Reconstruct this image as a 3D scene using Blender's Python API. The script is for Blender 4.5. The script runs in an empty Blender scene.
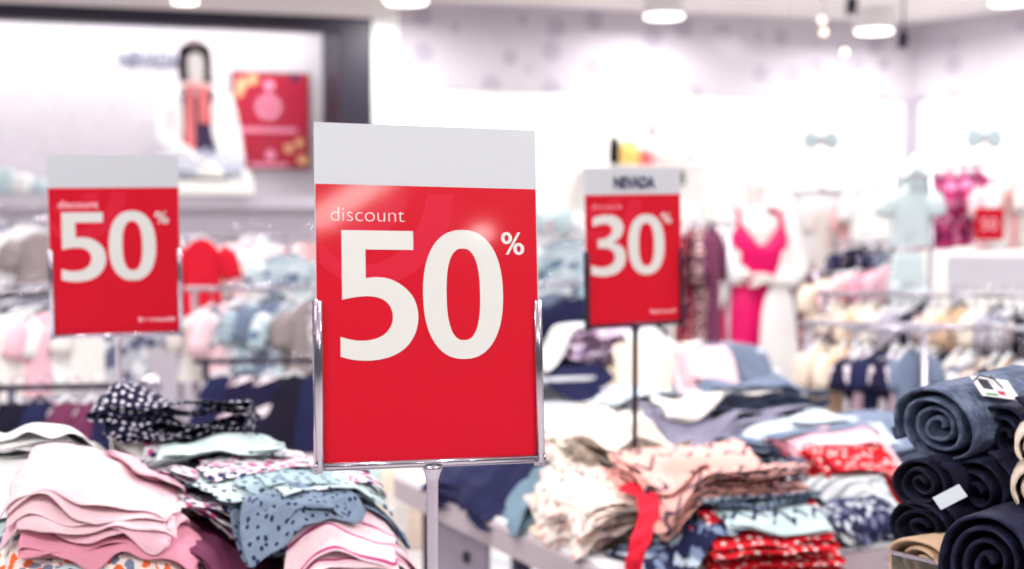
import bpy, bmesh, math, random
import numpy as np
from mathutils import Vector, Matrix, noise

SC = bpy.context.scene
COL = SC.collection
F_PX = 1400.0
CAM = Vector((0.0, 0.0, 1.4))
PITCH = math.atan(69.5 / F_PX)
FWD = Vector((0, math.cos(PITCH), -math.sin(PITCH)))
RGT = Vector((1, 0, 0))
UP = RGT.cross(FWD)
rng = random.Random(7)


def ray(px, py):
    return FWD + RGT * ((px - 512) / F_PX) + UP * ((284.5 - py) / F_PX)


def P(px, py, Y):
    """World point seen at a photo position, at depth Y in the shop."""
    d = ray(px, py)
    return CAM + d * (Y / d.y)


A17 = math.radians(17)
EX = Vector((math.cos(A17), math.sin(A17), 0))      # along the back wall
EN = Vector((-math.sin(A17), math.cos(A17), 0))     # into the back wall


def PW(px, py, t):
    """Point seen at a photo position on the plane parallel to the back wall, t metres away."""
    d = ray(px, py)
    return CAM + d * (t / d.dot(EN))


def ST(s, t, z):
    return EX * s + EN * t + Vector((0, 0, z))


def lin(c):
    return tuple(((v / 255) / 12.92 if v / 255 <= 0.04045 else ((v / 255 + 0.055) / 1.055) ** 2.4) for v in c)


# ------------------------------------------------------------------ materials
MATS = {}


class N:
    def __init__(s, name):
        s.m = bpy.data.materials.new(name)
        s.m.use_nodes = True
        s.t = s.m.node_tree
        s.b = next(n for n in s.t.nodes if n.type == 'BSDF_PRINCIPLED')

    def new(s, kind, **kw):
        n = s.t.nodes.new(kind)
        for k, v in kw.items():
            setattr(n, k, v)
        return n

    def link(s, a, b):
        s.t.links.new(a, b)

    def math(s, op, a, b=None):
        n = s.new('ShaderNodeMath', operation=op)
        for i, v in enumerate((a, b)):
            if v is None:
                continue
            if isinstance(v, (int, float)):
                n.inputs[i].default_value = v
            else:
                s.link(v, n.inputs[i])
        return n.outputs[0]

    def mix(s, fac, c1, c2):
        n = s.new('ShaderNodeMix', data_type='RGBA')
        if isinstance(fac, (int, float)):
            n.inputs[0].default_value = fac
        else:
            s.link(fac, n.inputs[0])
        for i, c in ((6, c1), (7, c2)):
            if isinstance(c, tuple):
                n.inputs[i].default_value = (*c, 1)
            else:
                s.link(c, n.inputs[i])
        return n.outputs[2]


def base_mat(name, col, rough=0.6, metal=0.0, spec=0.5, coat=0.0, vary=0.06, vscale=6.0, bump=0.0, bscale=200.0, emit=None, trans=0.0, alpha=1.0):
    if name in MATS:
        return MATS[name]
    n = N(name)
    c = lin(col)
    tc = n.new('ShaderNodeTexCoord')
    ns = n.new('ShaderNodeTexNoise')
    ns.inputs['Scale'].default_value = vscale
    ns.inputs['Detail'].default_value = 3
    n.link(tc.outputs['Object'], ns.inputs['Vector'])
    lo = tuple(max(0, v * (1 - vary)) for v in c)
    hi = tuple(min(1, v * (1 + vary)) for v in c)
    n.link(n.mix(ns.outputs['Fac'], lo, hi), n.b.inputs['Base Color'])
    n.b.inputs['Roughness'].default_value = rough
    n.b.inputs['Metallic'].default_value = metal
    n.b.inputs['Specular IOR Level'].default_value = spec
    n.b.inputs['Coat Weight'].default_value = coat
    n.b.inputs['Coat Roughness'].default_value = 0.06
    n.b.inputs['Transmission Weight'].default_value = trans
    n.b.inputs['Alpha'].default_value = alpha
    if bump:
        nb = n.new('ShaderNodeTexNoise')
        nb.inputs['Scale'].default_value = bscale
        n.link(tc.outputs['Object'], nb.inputs['Vector'])
        bp = n.new('ShaderNodeBump')
        bp.inputs['Strength'].default_value = bump
        bp.inputs['Distance'].default_value = 0.002
        n.link(nb.outputs['Fac'], bp.inputs['Height'])
        n.link(bp.outputs['Normal'], n.b.inputs['Normal'])
    if emit:
        n.b.inputs['Emission Color'].default_value = (*lin(emit[0]), 1)
        n.b.inputs['Emission Strength'].default_value = emit[1]
    MATS[name] = n.m
    return n.m


def cloth(name, ground, pattern=None, c2=None, c3=None, scale=60.0, th=0.3, rnd=1.0, rough=0.9, vary=0.10):
    """Woven cloth. UV is in metres. pattern: dots, floral, zigzag, stripes, denim, leaf"""
    if name in MATS:
        return MATS[name]
    n = N(name)
    g = lin(ground)
    uv = n.new('ShaderNodeTexCoord').outputs['UV']
    ns = n.new('ShaderNodeTexNoise')
    ns.inputs['Scale'].default_value = 16
    ns.inputs['Detail'].default_value = 4
    n.link(uv, ns.inputs['Vector'])
    col = n.mix(ns.outputs['Fac'], tuple(v * (1 - vary) for v in g), tuple(min(1, v * (1 + vary)) for v in g))
    sep = n.new('ShaderNodeSeparateXYZ')
    n.link(uv, sep.inputs[0])
    U, V = sep.outputs[0], sep.outputs[1]
    if pattern in ('dots', 'floral', 'leaf'):
        vec = uv
        if pattern != 'dots':
            warp = n.new('ShaderNodeTexNoise')
            warp.inputs['Scale'].default_value = scale * 1.6
            n.link(uv, warp.inputs['Vector'])
            vm = n.new('ShaderNodeVectorMath', operation='SCALE')
            n.link(warp.outputs['Color'], vm.inputs[0])
            vm.inputs['Scale'].default_value = 0.9 / scale
            va = n.new('ShaderNodeVectorMath', operation='ADD')
            n.link(uv, va.inputs[0])
            n.link(vm.outputs[0], va.inputs[1])
            vec = va.outputs[0]
            if pattern == 'leaf':
                mp = n.new('ShaderNodeMapping')
                mp.inputs['Scale'].default_value = (1.0, 0.45, 1)
                mp.inputs['Rotation'].default_value = (0, 0, 0.6)
                n.link(vec, mp.inputs['Vector'])
                vec = mp.outputs[0]
        vo = n.new('ShaderNodeTexVoronoi', voronoi_dimensions='2D')
        vo.inputs['Scale'].default_value = scale
        vo.inputs['Randomness'].default_value = rnd
        n.link(vec, vo.inputs['Vector'])
        mask = n.math('LESS_THAN', vo.outputs['Distance'], th)
        c2l = lin(c2)
        spot = c2l
        if c3:
            sc = n.new('ShaderNodeSeparateColor')
            n.link(vo.outputs['Color'], sc.inputs[0])
            spot = n.mix(n.math('GREATER_THAN', sc.outputs[0], 0.55), c2l, lin(c3))
        col = n.mix(mask, col, spot)
    elif pattern == 'zigzag':
        fx = n.math('ABSOLUTE', n.math('SUBTRACT', n.math('FRACT', n.math('MULTIPLY', U, scale)), 0.5))
        yy = n.math('ADD', n.math('MULTIPLY', V, scale * 0.62), fx)
        fr = n.math('FRACT', yy)
        gap = n.new('ShaderNodeTexNoise')
        gap.inputs['Scale'].default_value = scale * 1.2
        n.link(uv, gap.inputs['Vector'])
        m = n.math('MULTIPLY', n.math('LESS_THAN', fr, th), n.math('GREATER_THAN', gap.outputs['Fac'], 0.42))
        col = n.mix(m, col, lin(c2))
        if c3:
            m2 = n.math('MULTIPLY', n.math('GREATER_THAN', fr, 0.5), n.math('LESS_THAN', fr, 0.5 + th * 0.7))
            col = n.mix(m2, col, lin(c3))
    elif pattern == 'stripes':
        fr = n.math('FRACT', n.math('MULTIPLY', V, scale))
        col = n.mix(n.math('LESS_THAN', fr, th), col, lin(c2))
        if c3:
            f3 = n.math('FRACT', n.math('MULTIPLY', U, scale * 0.7))
            col = n.mix(n.math('LESS_THAN', f3, th * 0.5), col, lin(c3))
    elif pattern == 'denim':
        mp = n.new('ShaderNodeMapping')
        mp.inputs['Scale'].default_value = (30, 420, 1)
        n.link(uv, mp.inputs['Vector'])
        n2 = n.new('ShaderNodeTexNoise')
        n2.inputs['Scale'].default_value = 1.0
        n2.inputs['Detail'].default_value = 5
        n.link(mp.outputs[0], n2.inputs['Vector'])
        n3 = n.new('ShaderNodeTexNoise')
        n3.inputs['Scale'].default_value = 22
        n3.inputs['Detail'].default_value = 6
        n.link(uv, n3.inputs['Vector'])
        f = n.math('MULTIPLY', n2.outputs['Fac'], n3.outputs['Fac'])
        rp = n.new('ShaderNodeMapRange')
        rp.inputs['From Min'].default_value = 0.17
        rp.inputs['From Max'].default_value = 0.42
        n.link(f, rp.inputs['Value'])
        col = n.mix(rp.outputs[0], col, lin(c2))
    n.link(col, n.b.inputs['Base Color'])
    n.b.inputs['Roughness'].default_value = rough
    n.b.inputs['Specular IOR Level'].default_value = 0.25
    nb = n.new('ShaderNodeTexNoise')
    nb.inputs['Scale'].default_value = 42
    nb.inputs['Detail'].default_value = 5
    n.link(uv, nb.inputs['Vector'])
    bp = n.new('ShaderNodeBump')
    bp.inputs['Strength'].default_value = 0.55
    bp.inputs['Distance'].default_value = 0.010
    n.link(nb.outputs['Fac'], bp.inputs['Height'])
    n.link(bp.outputs['Normal'], n.b.inputs['Normal'])
    MATS[name] = n.m
    return n.m


# ------------------------------------------------------------------ objects
def tag(o, label=None, cat=None, group=None, kind=None):
    if label:
        o['label'] = label
    if cat:
        o['category'] = cat
    if group:
        o['group'] = group
    if kind:
        o['kind'] = kind
    return o


def empty(name, loc, label, cat, group=None, rz=0.0):
    o = bpy.data.objects.new(name, None)
    o.empty_display_size = 0.05
    COL.objects.link(o)
    o.location = loc
    o.rotation_euler = (0, 0, rz)
    return tag(o, label, cat, group)


def link_mesh(name, me, mat, parent=None, smooth=True):
    o = bpy.data.objects.new(name, me)
    COL.objects.link(o)
    if mat is not None:
        me.materials.clear()
        me.materials.append(mat)
    if smooth:
        me.polygons.foreach_set('use_smooth', [True] * len(me.polygons))
    if parent:
        o.parent = parent
    return o


def from_bm(name, bm, mat, parent=None, smooth=False):
    me = bpy.data.meshes.new(name)
    bmesh.ops.recalc_face_normals(bm, faces=bm.faces)
    bm.to_mesh(me)
    bm.free()
    return link_mesh(name, me, mat, parent, smooth)


def box_bm(sx, sy, sz, c=(0, 0, 0), bevel=0.0, seg=2, bm=None, rz=0.0):
    b = bmesh.new()
    bmesh.ops.create_cube(b, size=1)
    bmesh.ops.scale(b, vec=(sx, sy, sz), verts=b.verts)
    if bevel:
        bmesh.ops.bevel(b, geom=b.edges[:], offset=bevel, segments=seg, profile=0.5, affect='EDGES')
    if rz:
        bmesh.ops.rotate(b, cent=(0, 0, 0), matrix=Matrix.Rotation(rz, 3, 'Z'), verts=b.verts)
    bmesh.ops.translate(b, vec=c, verts=b.verts)
    if bm is None:
        return b
    me = bpy.data.meshes.new('tmp')
    b.to_mesh(me)
    b.free()
    bm.from_mesh(me)
    bpy.data.meshes.remove(me)
    return bm


def tube_bm(pts, rad, n=10, bm=None, cap=True):
    """Sweep a circle (rad number or list) along a polyline."""
    bm = bm or bmesh.new()
    pts = [Vector(p) for p in pts]
    rs = rad if isinstance(rad, (list, tuple)) else [rad] * len(pts)
    rings = []
    up = Vector((0.13, 0.21, 0.97)).normalized()
    for i, p in enumerate(pts):
        a = pts[max(0, i - 1)]
        b = pts[min(len(pts) - 1, i + 1)]
        d = (b - a).normalized()
        s = d.cross(up)
        if s.length < 0.05:
            s = d.cross(Vector((1, 0, 0)))
        s.normalize()
        u = s.cross(d).normalized()
        up = u
        rings.append([bm.verts.new(p + (s * math.cos(2 * math.pi * k / n) + u * math.sin(2 * math.pi * k / n)) * rs[i]) for k in range(n)])
    for r0, r1 in zip(rings, rings[1:]):
        for k in range(n):
            bm.faces.new((r0[k], r0[(k + 1) % n], r1[(k + 1) % n], r1[k]))
    if cap:
        bm.faces.new(rings[0][::-1])
        bm.faces.new(rings[-1])
    return bm


def lathe_bm(prof, n=32, bm=None):
    bm = bm or bmesh.new()
    rings = []
    for r, z in prof:
        if r < 1e-5:
            rings.append([bm.verts.new((0, 0, z))])
        else:
            rings.append([bm.verts.new((r * math.cos(2 * math.pi * k / n), r * math.sin(2 * math.pi * k / n), z)) for k in range(n)])
    for a, b in zip(rings, rings[1:]):
        for k in range(n):
            va = [a[0]] if len(a) == 1 else [a[k], a[(k + 1) % n]]
            vb = [b[0]] if len(b) == 1 else [b[(k + 1) % n], b[k]]
            f = va + vb
            if len(f) > 2:
                bm.faces.new(f)
    return bm


def poly_mesh(name, loops, depth):
    """Filled 2D outline (holes allowed), x-z plane, a little thick, front face towards -y."""
    cu = bpy.data.curves.new(name, 'CURVE')
    cu.dimensions = '2D'
    cu.fill_mode = 'BOTH'
    cu.extrude = depth / 2
    for lp in loops:
        sp = cu.splines.new('POLY')
        sp.points.add(len(lp) - 1)
        for q, (x, y) in zip(sp.points, lp):
            q.co = (x, y, 0, 1)
        sp.use_cyclic_u = True
    return curve_to_mesh(name, cu)


def curve_to_mesh(name, cu):
    o = bpy.data.objects.new('tmp_outline', cu)
    COL.objects.link(o)
    bpy.context.view_layer.update()
    dg = bpy.context.evaluated_depsgraph_get()
    me = bpy.data.meshes.new_from_object(o.evaluated_get(dg))
    bpy.data.objects.remove(o)
    bpy.data.curves.remove(cu)
    me.name = name
    me.transform(Matrix.Rotation(math.pi / 2, 4, 'X'))
    return me


def text_mesh(name, body, size, depth, width=None, bold=0.0, align='LEFT'):
    cu = bpy.data.curves.new(name, 'FONT')
    cu.body = body
    cu.size = size
    cu.extrude = depth / 2
    cu.offset = bold
    cu.align_x = align
    me = curve_to_mesh(name, cu)
    if width:
        xs = [v.co.x for v in me.vertices]
        k = width / (max(xs) - min(xs))
        me.transform(Matrix.Scale(k, 4, (1, 0, 0)))
    return me


def fbm(x, y, z, o=3):
    return noise.fractal(Vector((x, y, z)), 0.6, 2.0, o, noise_basis='PERLIN_ORIGINAL')

# ------------------------------------------------------------------ camera, world
cam_d = bpy.data.cameras.new('camera')
cam = bpy.data.objects.new('camera', cam_d)
COL.objects.link(cam)
cam.location = CAM
cam.rotation_euler = (math.pi / 2 - PITCH, 0, 0)
cam_d.sensor_width = 36
cam_d.lens = F_PX * 36 / 1024
cam_d.clip_start = 0.05
cam_d.clip_end = 60
cam_d.dof.use_dof = True
cam_d.dof.focus_distance = 1.36
cam_d.dof.aperture_fstop = 4.0
cam_d.dof.aperture_blades = 0
SC.camera = cam
SC.view_settings.view_transform = 'Standard'
SC.view_settings.look = 'None'
SC.view_settings.gamma = 1
SC.view_settings.use_curve_mapping = False
SC.view_settings.exposure = -1.66

w = bpy.data.worlds.new('shop_daylight')
SC.world = w
w.use_nodes = True
bg = w.node_tree.nodes['Background']
bg.inputs['Color'].default_value = (0.93, 0.95, 1.0, 1)
bg.inputs['Strength'].default_value = 0.44

CEIL = 2.8
TW = 9.06          # back wall plane
TN = 9.55          # back of the lit display niche


def struct(name, bm, m, smooth=False):
    o = from_bm(name, bm, m, None, smooth)
    return tag(o, kind='structure')


def slab(name, corners, z0, z1, m):
    """Upright prism over a plan polygon."""
    bm = bmesh.new()
    lo = [bm.verts.new((c.x, c.y, z0)) for c in corners]
    hi = [bm.verts.new((c.x, c.y, z1)) for c in corners]
    k = len(corners)
    bm.faces.new(lo[::-1])
    bm.faces.new(hi)
    for i in range(k):
        bm.faces.new((lo[i], lo[(i + 1) % k], hi[(i + 1) % k], hi[i]))
    return struct(name, bm, m)


def st_slab(name, s0, s1, t0, t1, z0, z1, m):
    return slab(name, [ST(s0, t0, 0), ST(s1, t0, 0), ST(s1, t1, 0), ST(s0, t1, 0)], z0, z1, m)


M_CEIL = base_mat('ceiling_paint', (246, 240, 242), 0.9, vary=0.02)
M_WHITE = base_mat('white_wall_panel', (250, 250, 247), 0.35, vary=0.015)
M_BULK = base_mat('bulkhead_paint', (246, 240, 242), 0.9, vary=0.02)
M_NICHE = base_mat('niche_plaster', (206, 200, 206), 0.9, vary=0.10, vscale=14)
M_DARK = base_mat('dark_purple_lacquer', (24, 16, 40), 0.5, vary=0.1)
M_LILAC = base_mat('lilac_grey_paint', (196, 190, 202), 0.7, vary=0.04)


def floor_mat():
    n = N('polished_floor_tile')
    tc = n.new('ShaderNodeTexCoord')
    br = n.new('ShaderNodeTexBrick')
    br.offset = 0
    br.inputs['Scale'].default_value = 1.0
    br.inputs['Color1'].default_value = (*lin((214, 208, 206)), 1)
    br.inputs['Color2'].default_value = (*lin((206, 200, 200)), 1)
    br.inputs['Mortar'].default_value = (*lin((150, 145, 150)), 1)
    br.inputs['Mortar Size'].default_value = 0.004
    br.inputs['Brick Width'].default_value = 0.6
    br.inputs['Row Height'].default_value = 0.6
    n.link(tc.outputs['Object'], br.inputs['Vector'])
    n.link(br.outputs['Color'], n.b.inputs['Base Color'])
    n.b.inputs['Roughness'].default_value = 0.2
    return n.m


def wallpaper_mat():
    n = N('dotted_wallpaper')
    tc = n.new('ShaderNodeTexCoord')
    mp = n.new('ShaderNodeMapping')
    n.link(tc.outputs['Object'], mp.inputs['Vector'])
    vo = n.new('ShaderNodeTexVoronoi')
    vo.inputs['Scale'].default_value = 4.2
    vo.inputs['Randomness'].default_value = 0.55
    n.link(mp.outputs[0], vo.inputs['Vector'])
    ns = n.new('ShaderNodeTexNoise')
    ns.inputs['Scale'].default_value = 2.2
    ns.inputs['Detail'].default_value = 4
    n.link(tc.outputs['Object'], ns.inputs['Vector'])
    c = n.mix(ns.outputs['Fac'], lin((188, 181, 196)), lin((214, 209, 214)))
    m = n.math('LESS_THAN', vo.outputs['Distance'], 0.3)
    n.link(n.mix(n.math('MULTIPLY', m, 0.5), c, lin((150, 142, 166))), n.b.inputs['Base Color'])
    n.b.inputs['Roughness'].default_value = 0.9
    return n.m


M_PAPER = wallpaper_mat()

bm = box_bm(16, 17, 0.1, (0, 4.0, -0.05))
struct('floor', bm, floor_mat())
bm = box_bm(16, 17, 0.1, (0, 4.0, CEIL + 0.05))
struct('ceiling', bm, M_CEIL)

# back wall: wallpaper above, white display panel below; to its left the framed display niche
S_COL0 = PW(338, 100, TW - 0.12).dot(EX)
S_COL1 = PW(371, 100, TW - 0.12).dot(EX)
S_CORNER = 5.87
st_slab('wall_back', S_COL1, S_CORNER + 0.3, TW, TW + 0.15, 0, 2.232, M_WHITE)
st_slab('wall_back_upper', S_COL1, S_CORNER + 0.3, TW - 0.012, TW + 0.15, 2.234, CEIL, M_PAPER)
st_slab('trim_1', S_COL1, S_COL1 + 0.20, TW - 0.05, TW - 0.013, 0, CEIL, M_WHITE)
st_slab('wall_niche', -4.0, S_COL0, TN, TN + 0.12, 0, CEIL, M_NICHE)
st_slab('trim_2', S_COL0, S_COL1, TW - 0.16, TN + 0.12, 0, 2.66, M_DARK)      # dark upright of the frame
st_slab('trim_3', -4.0, S_COL0, TW - 0.16, TW + 0.02, 2.568, 2.66, M_DARK)          # dark beam of the frame
st_slab('trim_4', -4.0, S_COL1, TW - 0.16, TW + 0.06, 2.662, CEIL, M_BULK)          # bulkhead over the beam
st_slab('trim_5', -4.0, S_COL0, TW - 0.22, TN, 1.44, 1.52, M_LILAC)                 # niche ledge
st_slab('wall_below_niche', -4.0, S_COL0, TW - 0.10, TW, 0, 1.438, M_LILAC)
# right wall, turning towards the camera
cr = ST(S_CORNER, TW, 0)
dr = Vector((0.55, -0.835, 0)).normalized()
nr = Vector((dr.y, -dr.x, 0)) * -1
q0, q1 = cr, cr + dr * 5.0
slab('wall_right', [q0, q1, q1 + nr * 0.15, q0 + nr * 0.15], 0, 2.232, M_WHITE)
slab('wall_right_upper', [q0 - nr * 0.012, q1 - nr * 0.012, q1 + nr * 0.15, q0 + nr * 0.15], 2.234, CEIL, M_PAPER)
kk = PW(911, 150, TW - 0.03)
st_slab('trim_6', kk.dot(EX) - 0.045, kk.dot(EX) + 0.045, TW - 0.05, TW - 0.013, 0.6, 2.24, base_mat('grey_upright', (176, 168, 184), 0.5))

# ------------------------------------------------------------------ lights
M_LAMP = base_mat('lamp_diffuser', (255, 252, 246), 0.5, emit=((255, 250, 244), 14.0))
M_LAMPRIM = base_mat('lamp_rim', (240, 238, 240), 0.4)


def drum_light(loc, r, drop, label, power, grp=None):
    t = empty('ceiling_light', (loc[0], loc[1], CEIL), label, 'ceiling light', grp)
    ring = lathe_bm([(0.0, 0), (r * 1.08, 0), (r * 1.08, -drop), (r * 0.98, -drop), (r * 0.98, -drop + 0.008), (0, -drop + 0.008)], 36)
    from_bm('housing', ring, M_LAMPRIM, t)
    d = lathe_bm([(0, -drop + 0.002), (r * 0.97, -drop + 0.002), (r * 0.95, -drop - 0.012), (0, -drop - 0.02)], 36)
    from_bm('diffuser', d, M_LAMP, t, True)
    li = bpy.data.lights.new('downlight', 'AREA')
    li.shape = 'DISK'
    li.size = r * 1.8
    li.energy = power
    li.color = (1.0, 0.985, 0.97)
    lo = bpy.data.objects.new('downlight', li)
    COL.objects.link(lo)
    lo.parent = t
    lo.location = (0, 0, -drop - 0.024)
    return t


def light_at(px, py, Y):
    p = P(px, py, Y)
    return p


for (px, py, Y, r, lab) in (
        (406, 1, 8.6, 0.13, 'round white ceiling light cut by the top edge above the largest red sign'),
        (664, 16, 9.2, 0.125, 'round white ceiling light above the red 30 percent sign'),
        (874, 31, 9.6, 0.125, 'round white ceiling light in front of the corner of the lilac wallpaper'),
        (1008, 2, 8.9, 0.11, 'round white ceiling light at the top right corner of the picture'),
        (185, 1, 8.0, 0.07, 'small white ceiling light above the dark beam over the wig mannequin')):
    p = light_at(px, py, Y)
    drum_light(p, r, max(0.03, CEIL - p.z), lab, 60 if r > 0.1 else 20)
i = 0
for gx in (-3.2, -1.1, 1.1, 3.2):
    for gy, pw in ((-2.2, 54), (0.4, 76), (3.0, 120), (5.6, 88)):
        i += 1
        drum_light((gx + 0.2, gy, 0), 0.2, 0.04, 'round white ceiling light over the sales floor, outside the picture', pw, 'ceiling lights over the sales floor')

# a slim strip lamp and a small round one over the entrance, mirrored in the glossy face of the largest sign
t = empty('ceiling_light', (2.79, -3.58, CEIL), 'slim strip light on the ceiling near the shop entrance, outside the picture', 'ceiling light', None, math.atan2(.89, -.16))
from_bm('housing', box_bm(1.16, .22, .03, (0, 0, -.0155), .004), M_LAMPRIM, t)
from_bm('diffuser', box_bm(1.12, .18, .012, (0, 0, -.036), .003), base_mat('strip_diffuser', (255, 252, 246), 0.5, emit=((255, 250, 244), 70.0)), t)
drum_light((3.84, -3.85, 0), 0.06, 0.04, 'small round ceiling light near the shop entrance, outside the picture', 12)

# strip lamp at the top of the niche, behind the beam
t = empty('niche_strip_light', ST(-1.0, TW + 0.1, 2.72), 'slim white strip light hidden behind the dark beam of the display niche', 'strip light', rz=A17)
from_bm('housing', box_bm(5.6, 0.05, 0.03, (0, 0, 0.0), 0.004), M_LAMPRIM, t)
li = bpy.data.lights.new('strip', 'AREA')
li.shape = 'RECTANGLE'
li.size = 5.5
li.size_y = 0.05
li.energy = 125
lo = bpy.data.objects.new('strip', li)
COL.objects.link(lo)
lo.parent = t
lo.location = (0, 0.02, -0.02)
lo.rotation_euler = (math.radians(22), 0, 0)

# ------------------------------------------------------------------ cloth
def grid_faces(nu, nv):
    f = []
    for i in range(nu - 1):
        for j in range(nv - 1):
            a = i * nv + j
            f.append((a, a + 1, a + nv + 1, a + nv))
    return f


def folded(L, D, layers, gap, wr=0.006, seed=0, nx=14, ny=22, crease=10.0, jit=0.012, stretch=0.3, round_=1.0, taper=0.0):
    """A garment folded back and forth: one continuous sheet. Local x is the folded width, y the length."""
    r = random.Random(seed)
    nf = 5
    path = []
    for k in range(layers):
        x0 = -L / 2 + r.uniform(-jit, jit)
        x1 = L / 2 + r.uniform(-jit, jit)
        if k % 2:
            x0, x1 = x1, x0
        z = k * gap
        for i in range(nx):
            path.append((x0 + (x1 - x0) * i / (nx - 1), z, k))
        if k < layers - 1:
            s = 1 if x1 > x0 else -1
            for i in range(1, nf):
                a = math.pi * i / nf
                path.append((x1 + s * math.sin(a) * gap * 0.62 * round_, z + gap * (1 - math.cos(a)) / 2, k + i / nf))
    pts, uvs = [], []
    ox, oy = r.uniform(0, 50), r.uniform(0, 50)
    dist = 0.0
    ends = [(r.uniform(-jit, jit), r.uniform(-jit, jit)) for _ in range(layers + 1)]
    ca, sa = math.cos(r.uniform(-.5, .5)), math.sin(r.uniform(-.5, .5))
    for i, (x, z, k) in enumerate(path):
        if i:
            dist += math.hypot(x - path[i - 1][0], z - path[i - 1][1])
        k0 = int(k)
        e0 = ends[k0][0] * (1 - (k - k0)) + ends[min(k0 + 1, layers)][0] * (k - k0)
        e1 = ends[k0][1] * (1 - (k - k0)) + ends[min(k0 + 1, layers)][1] * (k - k0)
        for j in range(ny):
            v = j / (ny - 1)
            y = (-D / 2 + e0) + (D + e1 - e0) * v
            xx = x * (1 - taper * v)
            a, b = ca * xx + sa * y, -sa * xx + ca * y
            n1 = noise.noise(Vector((xx * 6 + ox, y * 6 + oy, k * 0.22)))
            n2 = 1 - abs(noise.noise(Vector((a * crease + ox, b * crease * stretch + oy, 3.1 + k * 0.5)))) * 2
            n3 = noise.noise(Vector((a * crease * 2.3 + oy, b * crease * 1.4 + ox, 9.1 + k * 0.9)))
            dz = wr * (0.9 * n1 + 0.9 * (n2 - 0.4) + 0.35 * n3)
            dx = wr * 1.8 * noise.noise(Vector((y * 13 + ox, k * 0.9, 5.5)))
            dy = wr * 1.8 * noise.noise(Vector((xx * 13 + oy, k * 0.9, 7.5)))
            pts.append((xx + dx, y + dy, z + dz))
            uvs.append((dist + ox, y + oy))
    p = np.array(pts)
    p[:, 2] -= np.percentile(p[:nx * ny, 2], 35)
    return p, grid_faces(len(path), ny), uvs


def cloth_mesh(name, pts, faces, uvs, origin):
    me = bpy.data.meshes.new(name)
    o = np.array(origin)
    me.from_pydata([tuple(q) for q in (np.asarray(pts) - o)], [], faces)
    uvl = me.uv_layers.new(name='UVMap')
    idx = np.empty(len(me.loops), dtype=np.int32)
    me.loops.foreach_get('vertex_index', idx)
    uvl.data.foreach_set('uv', np.array(uvs, dtype=np.float32)[idx].ravel())
    return me


def cloth_obj(name, pts, faces, uvs, mat, origin, parent=None, thick=0.0022, sub=1):
    me = cloth_mesh(name, pts, faces, uvs, origin)
    o = link_mesh(name, me, mat, parent)
    if not parent:
        o.location = origin
    if thick:
        s = o.modifiers.new('thickness', 'SOLIDIFY')
        s.thickness = thick
        s.offset = 0
    if sub:
        s = o.modifiers.new('smooth', 'SUBSURF')
        s.levels = sub
        s.render_levels = sub
    return o


class Pile:
    """Height field over a table top: every garment laid on it drapes over what lies there already."""

    def __init__(s, origin, rot, wid, dep, margin=0.25, res=0.008):
        s.o = Vector(origin)
        s.rot = rot
        s.res = res
        s.m = margin
        s.nx, s.ny = int((wid + 2 * margin) / res), int((dep + 2 * margin) / res)
        s.H = np.full((s.nx, s.ny), s.o.z - 0.045)
        k = int(margin / res)
        s.H[k:s.nx - k, k:s.ny - k] = s.o.z + 0.002

    def idx(s, X, Y):
        c, q = math.cos(s.rot), math.sin(s.rot)
        dx, dy = X - s.o.x, Y - s.o.y
        a = (dx * c + dy * q + s.m) / s.res
        b = (-dx * q + dy * c + s.m) / s.res
        return np.clip(a.astype(int), 0, s.nx - 1), np.clip(b.astype(int), 0, s.ny - 1)

    @staticmethod
    def dil(A, r):
        for ax in (0, 1):
            B = A.copy()
            for k in range(1, r + 1):
                B = np.maximum(B, np.maximum(np.roll(A, k, ax), np.roll(A, -k, ax)))
            A = B
        return A

    @staticmethod
    def blur(A, r):
        for ax in (0, 1):
            B = A.copy()
            for k in range(1, r + 1):
                B = B + np.roll(A, k, ax) + np.roll(A, -k, ax)
            A = B / (2 * r + 1)
        return A

    def height(s, x, y):
        i, j = s.idx(np.array([x]), np.array([y]))
        return float(s.H[i[0], j[0]])

    def mean(s, x, y, r=6):
        i, j = s.idx(np.array([x]), np.array([y]))
        return float(np.mean(s.H[max(0, i[0] - r):i[0] + r, max(0, j[0] - r):j[0] + r]))

    def lay(s, pts, x, y, rot, smooth=4, lift=0.0, cap=None):
        c, q = math.cos(rot), math.sin(rot)
        X = x + pts[:, 0] * c - pts[:, 1] * q
        Y = y + pts[:, 0] * q + pts[:, 1] * c
        B = np.maximum(s.blur(s.H, 2), s.blur(s.H, 2 * smooth) - 0.005)
        B = s.blur(B, 1)
        I, J = s.idx(X, Y)
        base = B[I, J]
        Z = base + np.maximum(pts[:, 2], -.001) + lift + 0.002
        if cap is not None:      # tucked under whatever is much higher
            Z = np.where(Z > cap, cap + 0.25 * (Z - cap), Z)
        Hn = s.H.copy()
        for di in (-1, 0, 1):
            for dj in (-1, 0, 1):
                np.maximum.at(Hn, (np.clip(I + di, 0, s.nx - 1), np.clip(J + dj, 0, s.ny - 1)), Z + 0.001)
        s.H = Hn
        return np.stack([X, Y, Z], 1)


SEED = [100]
DEBUG = False
GAPS = [1.0, 1.0]     # how tightly the folds lie, how rumpled they are
ZMAX = [0.3]


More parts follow.
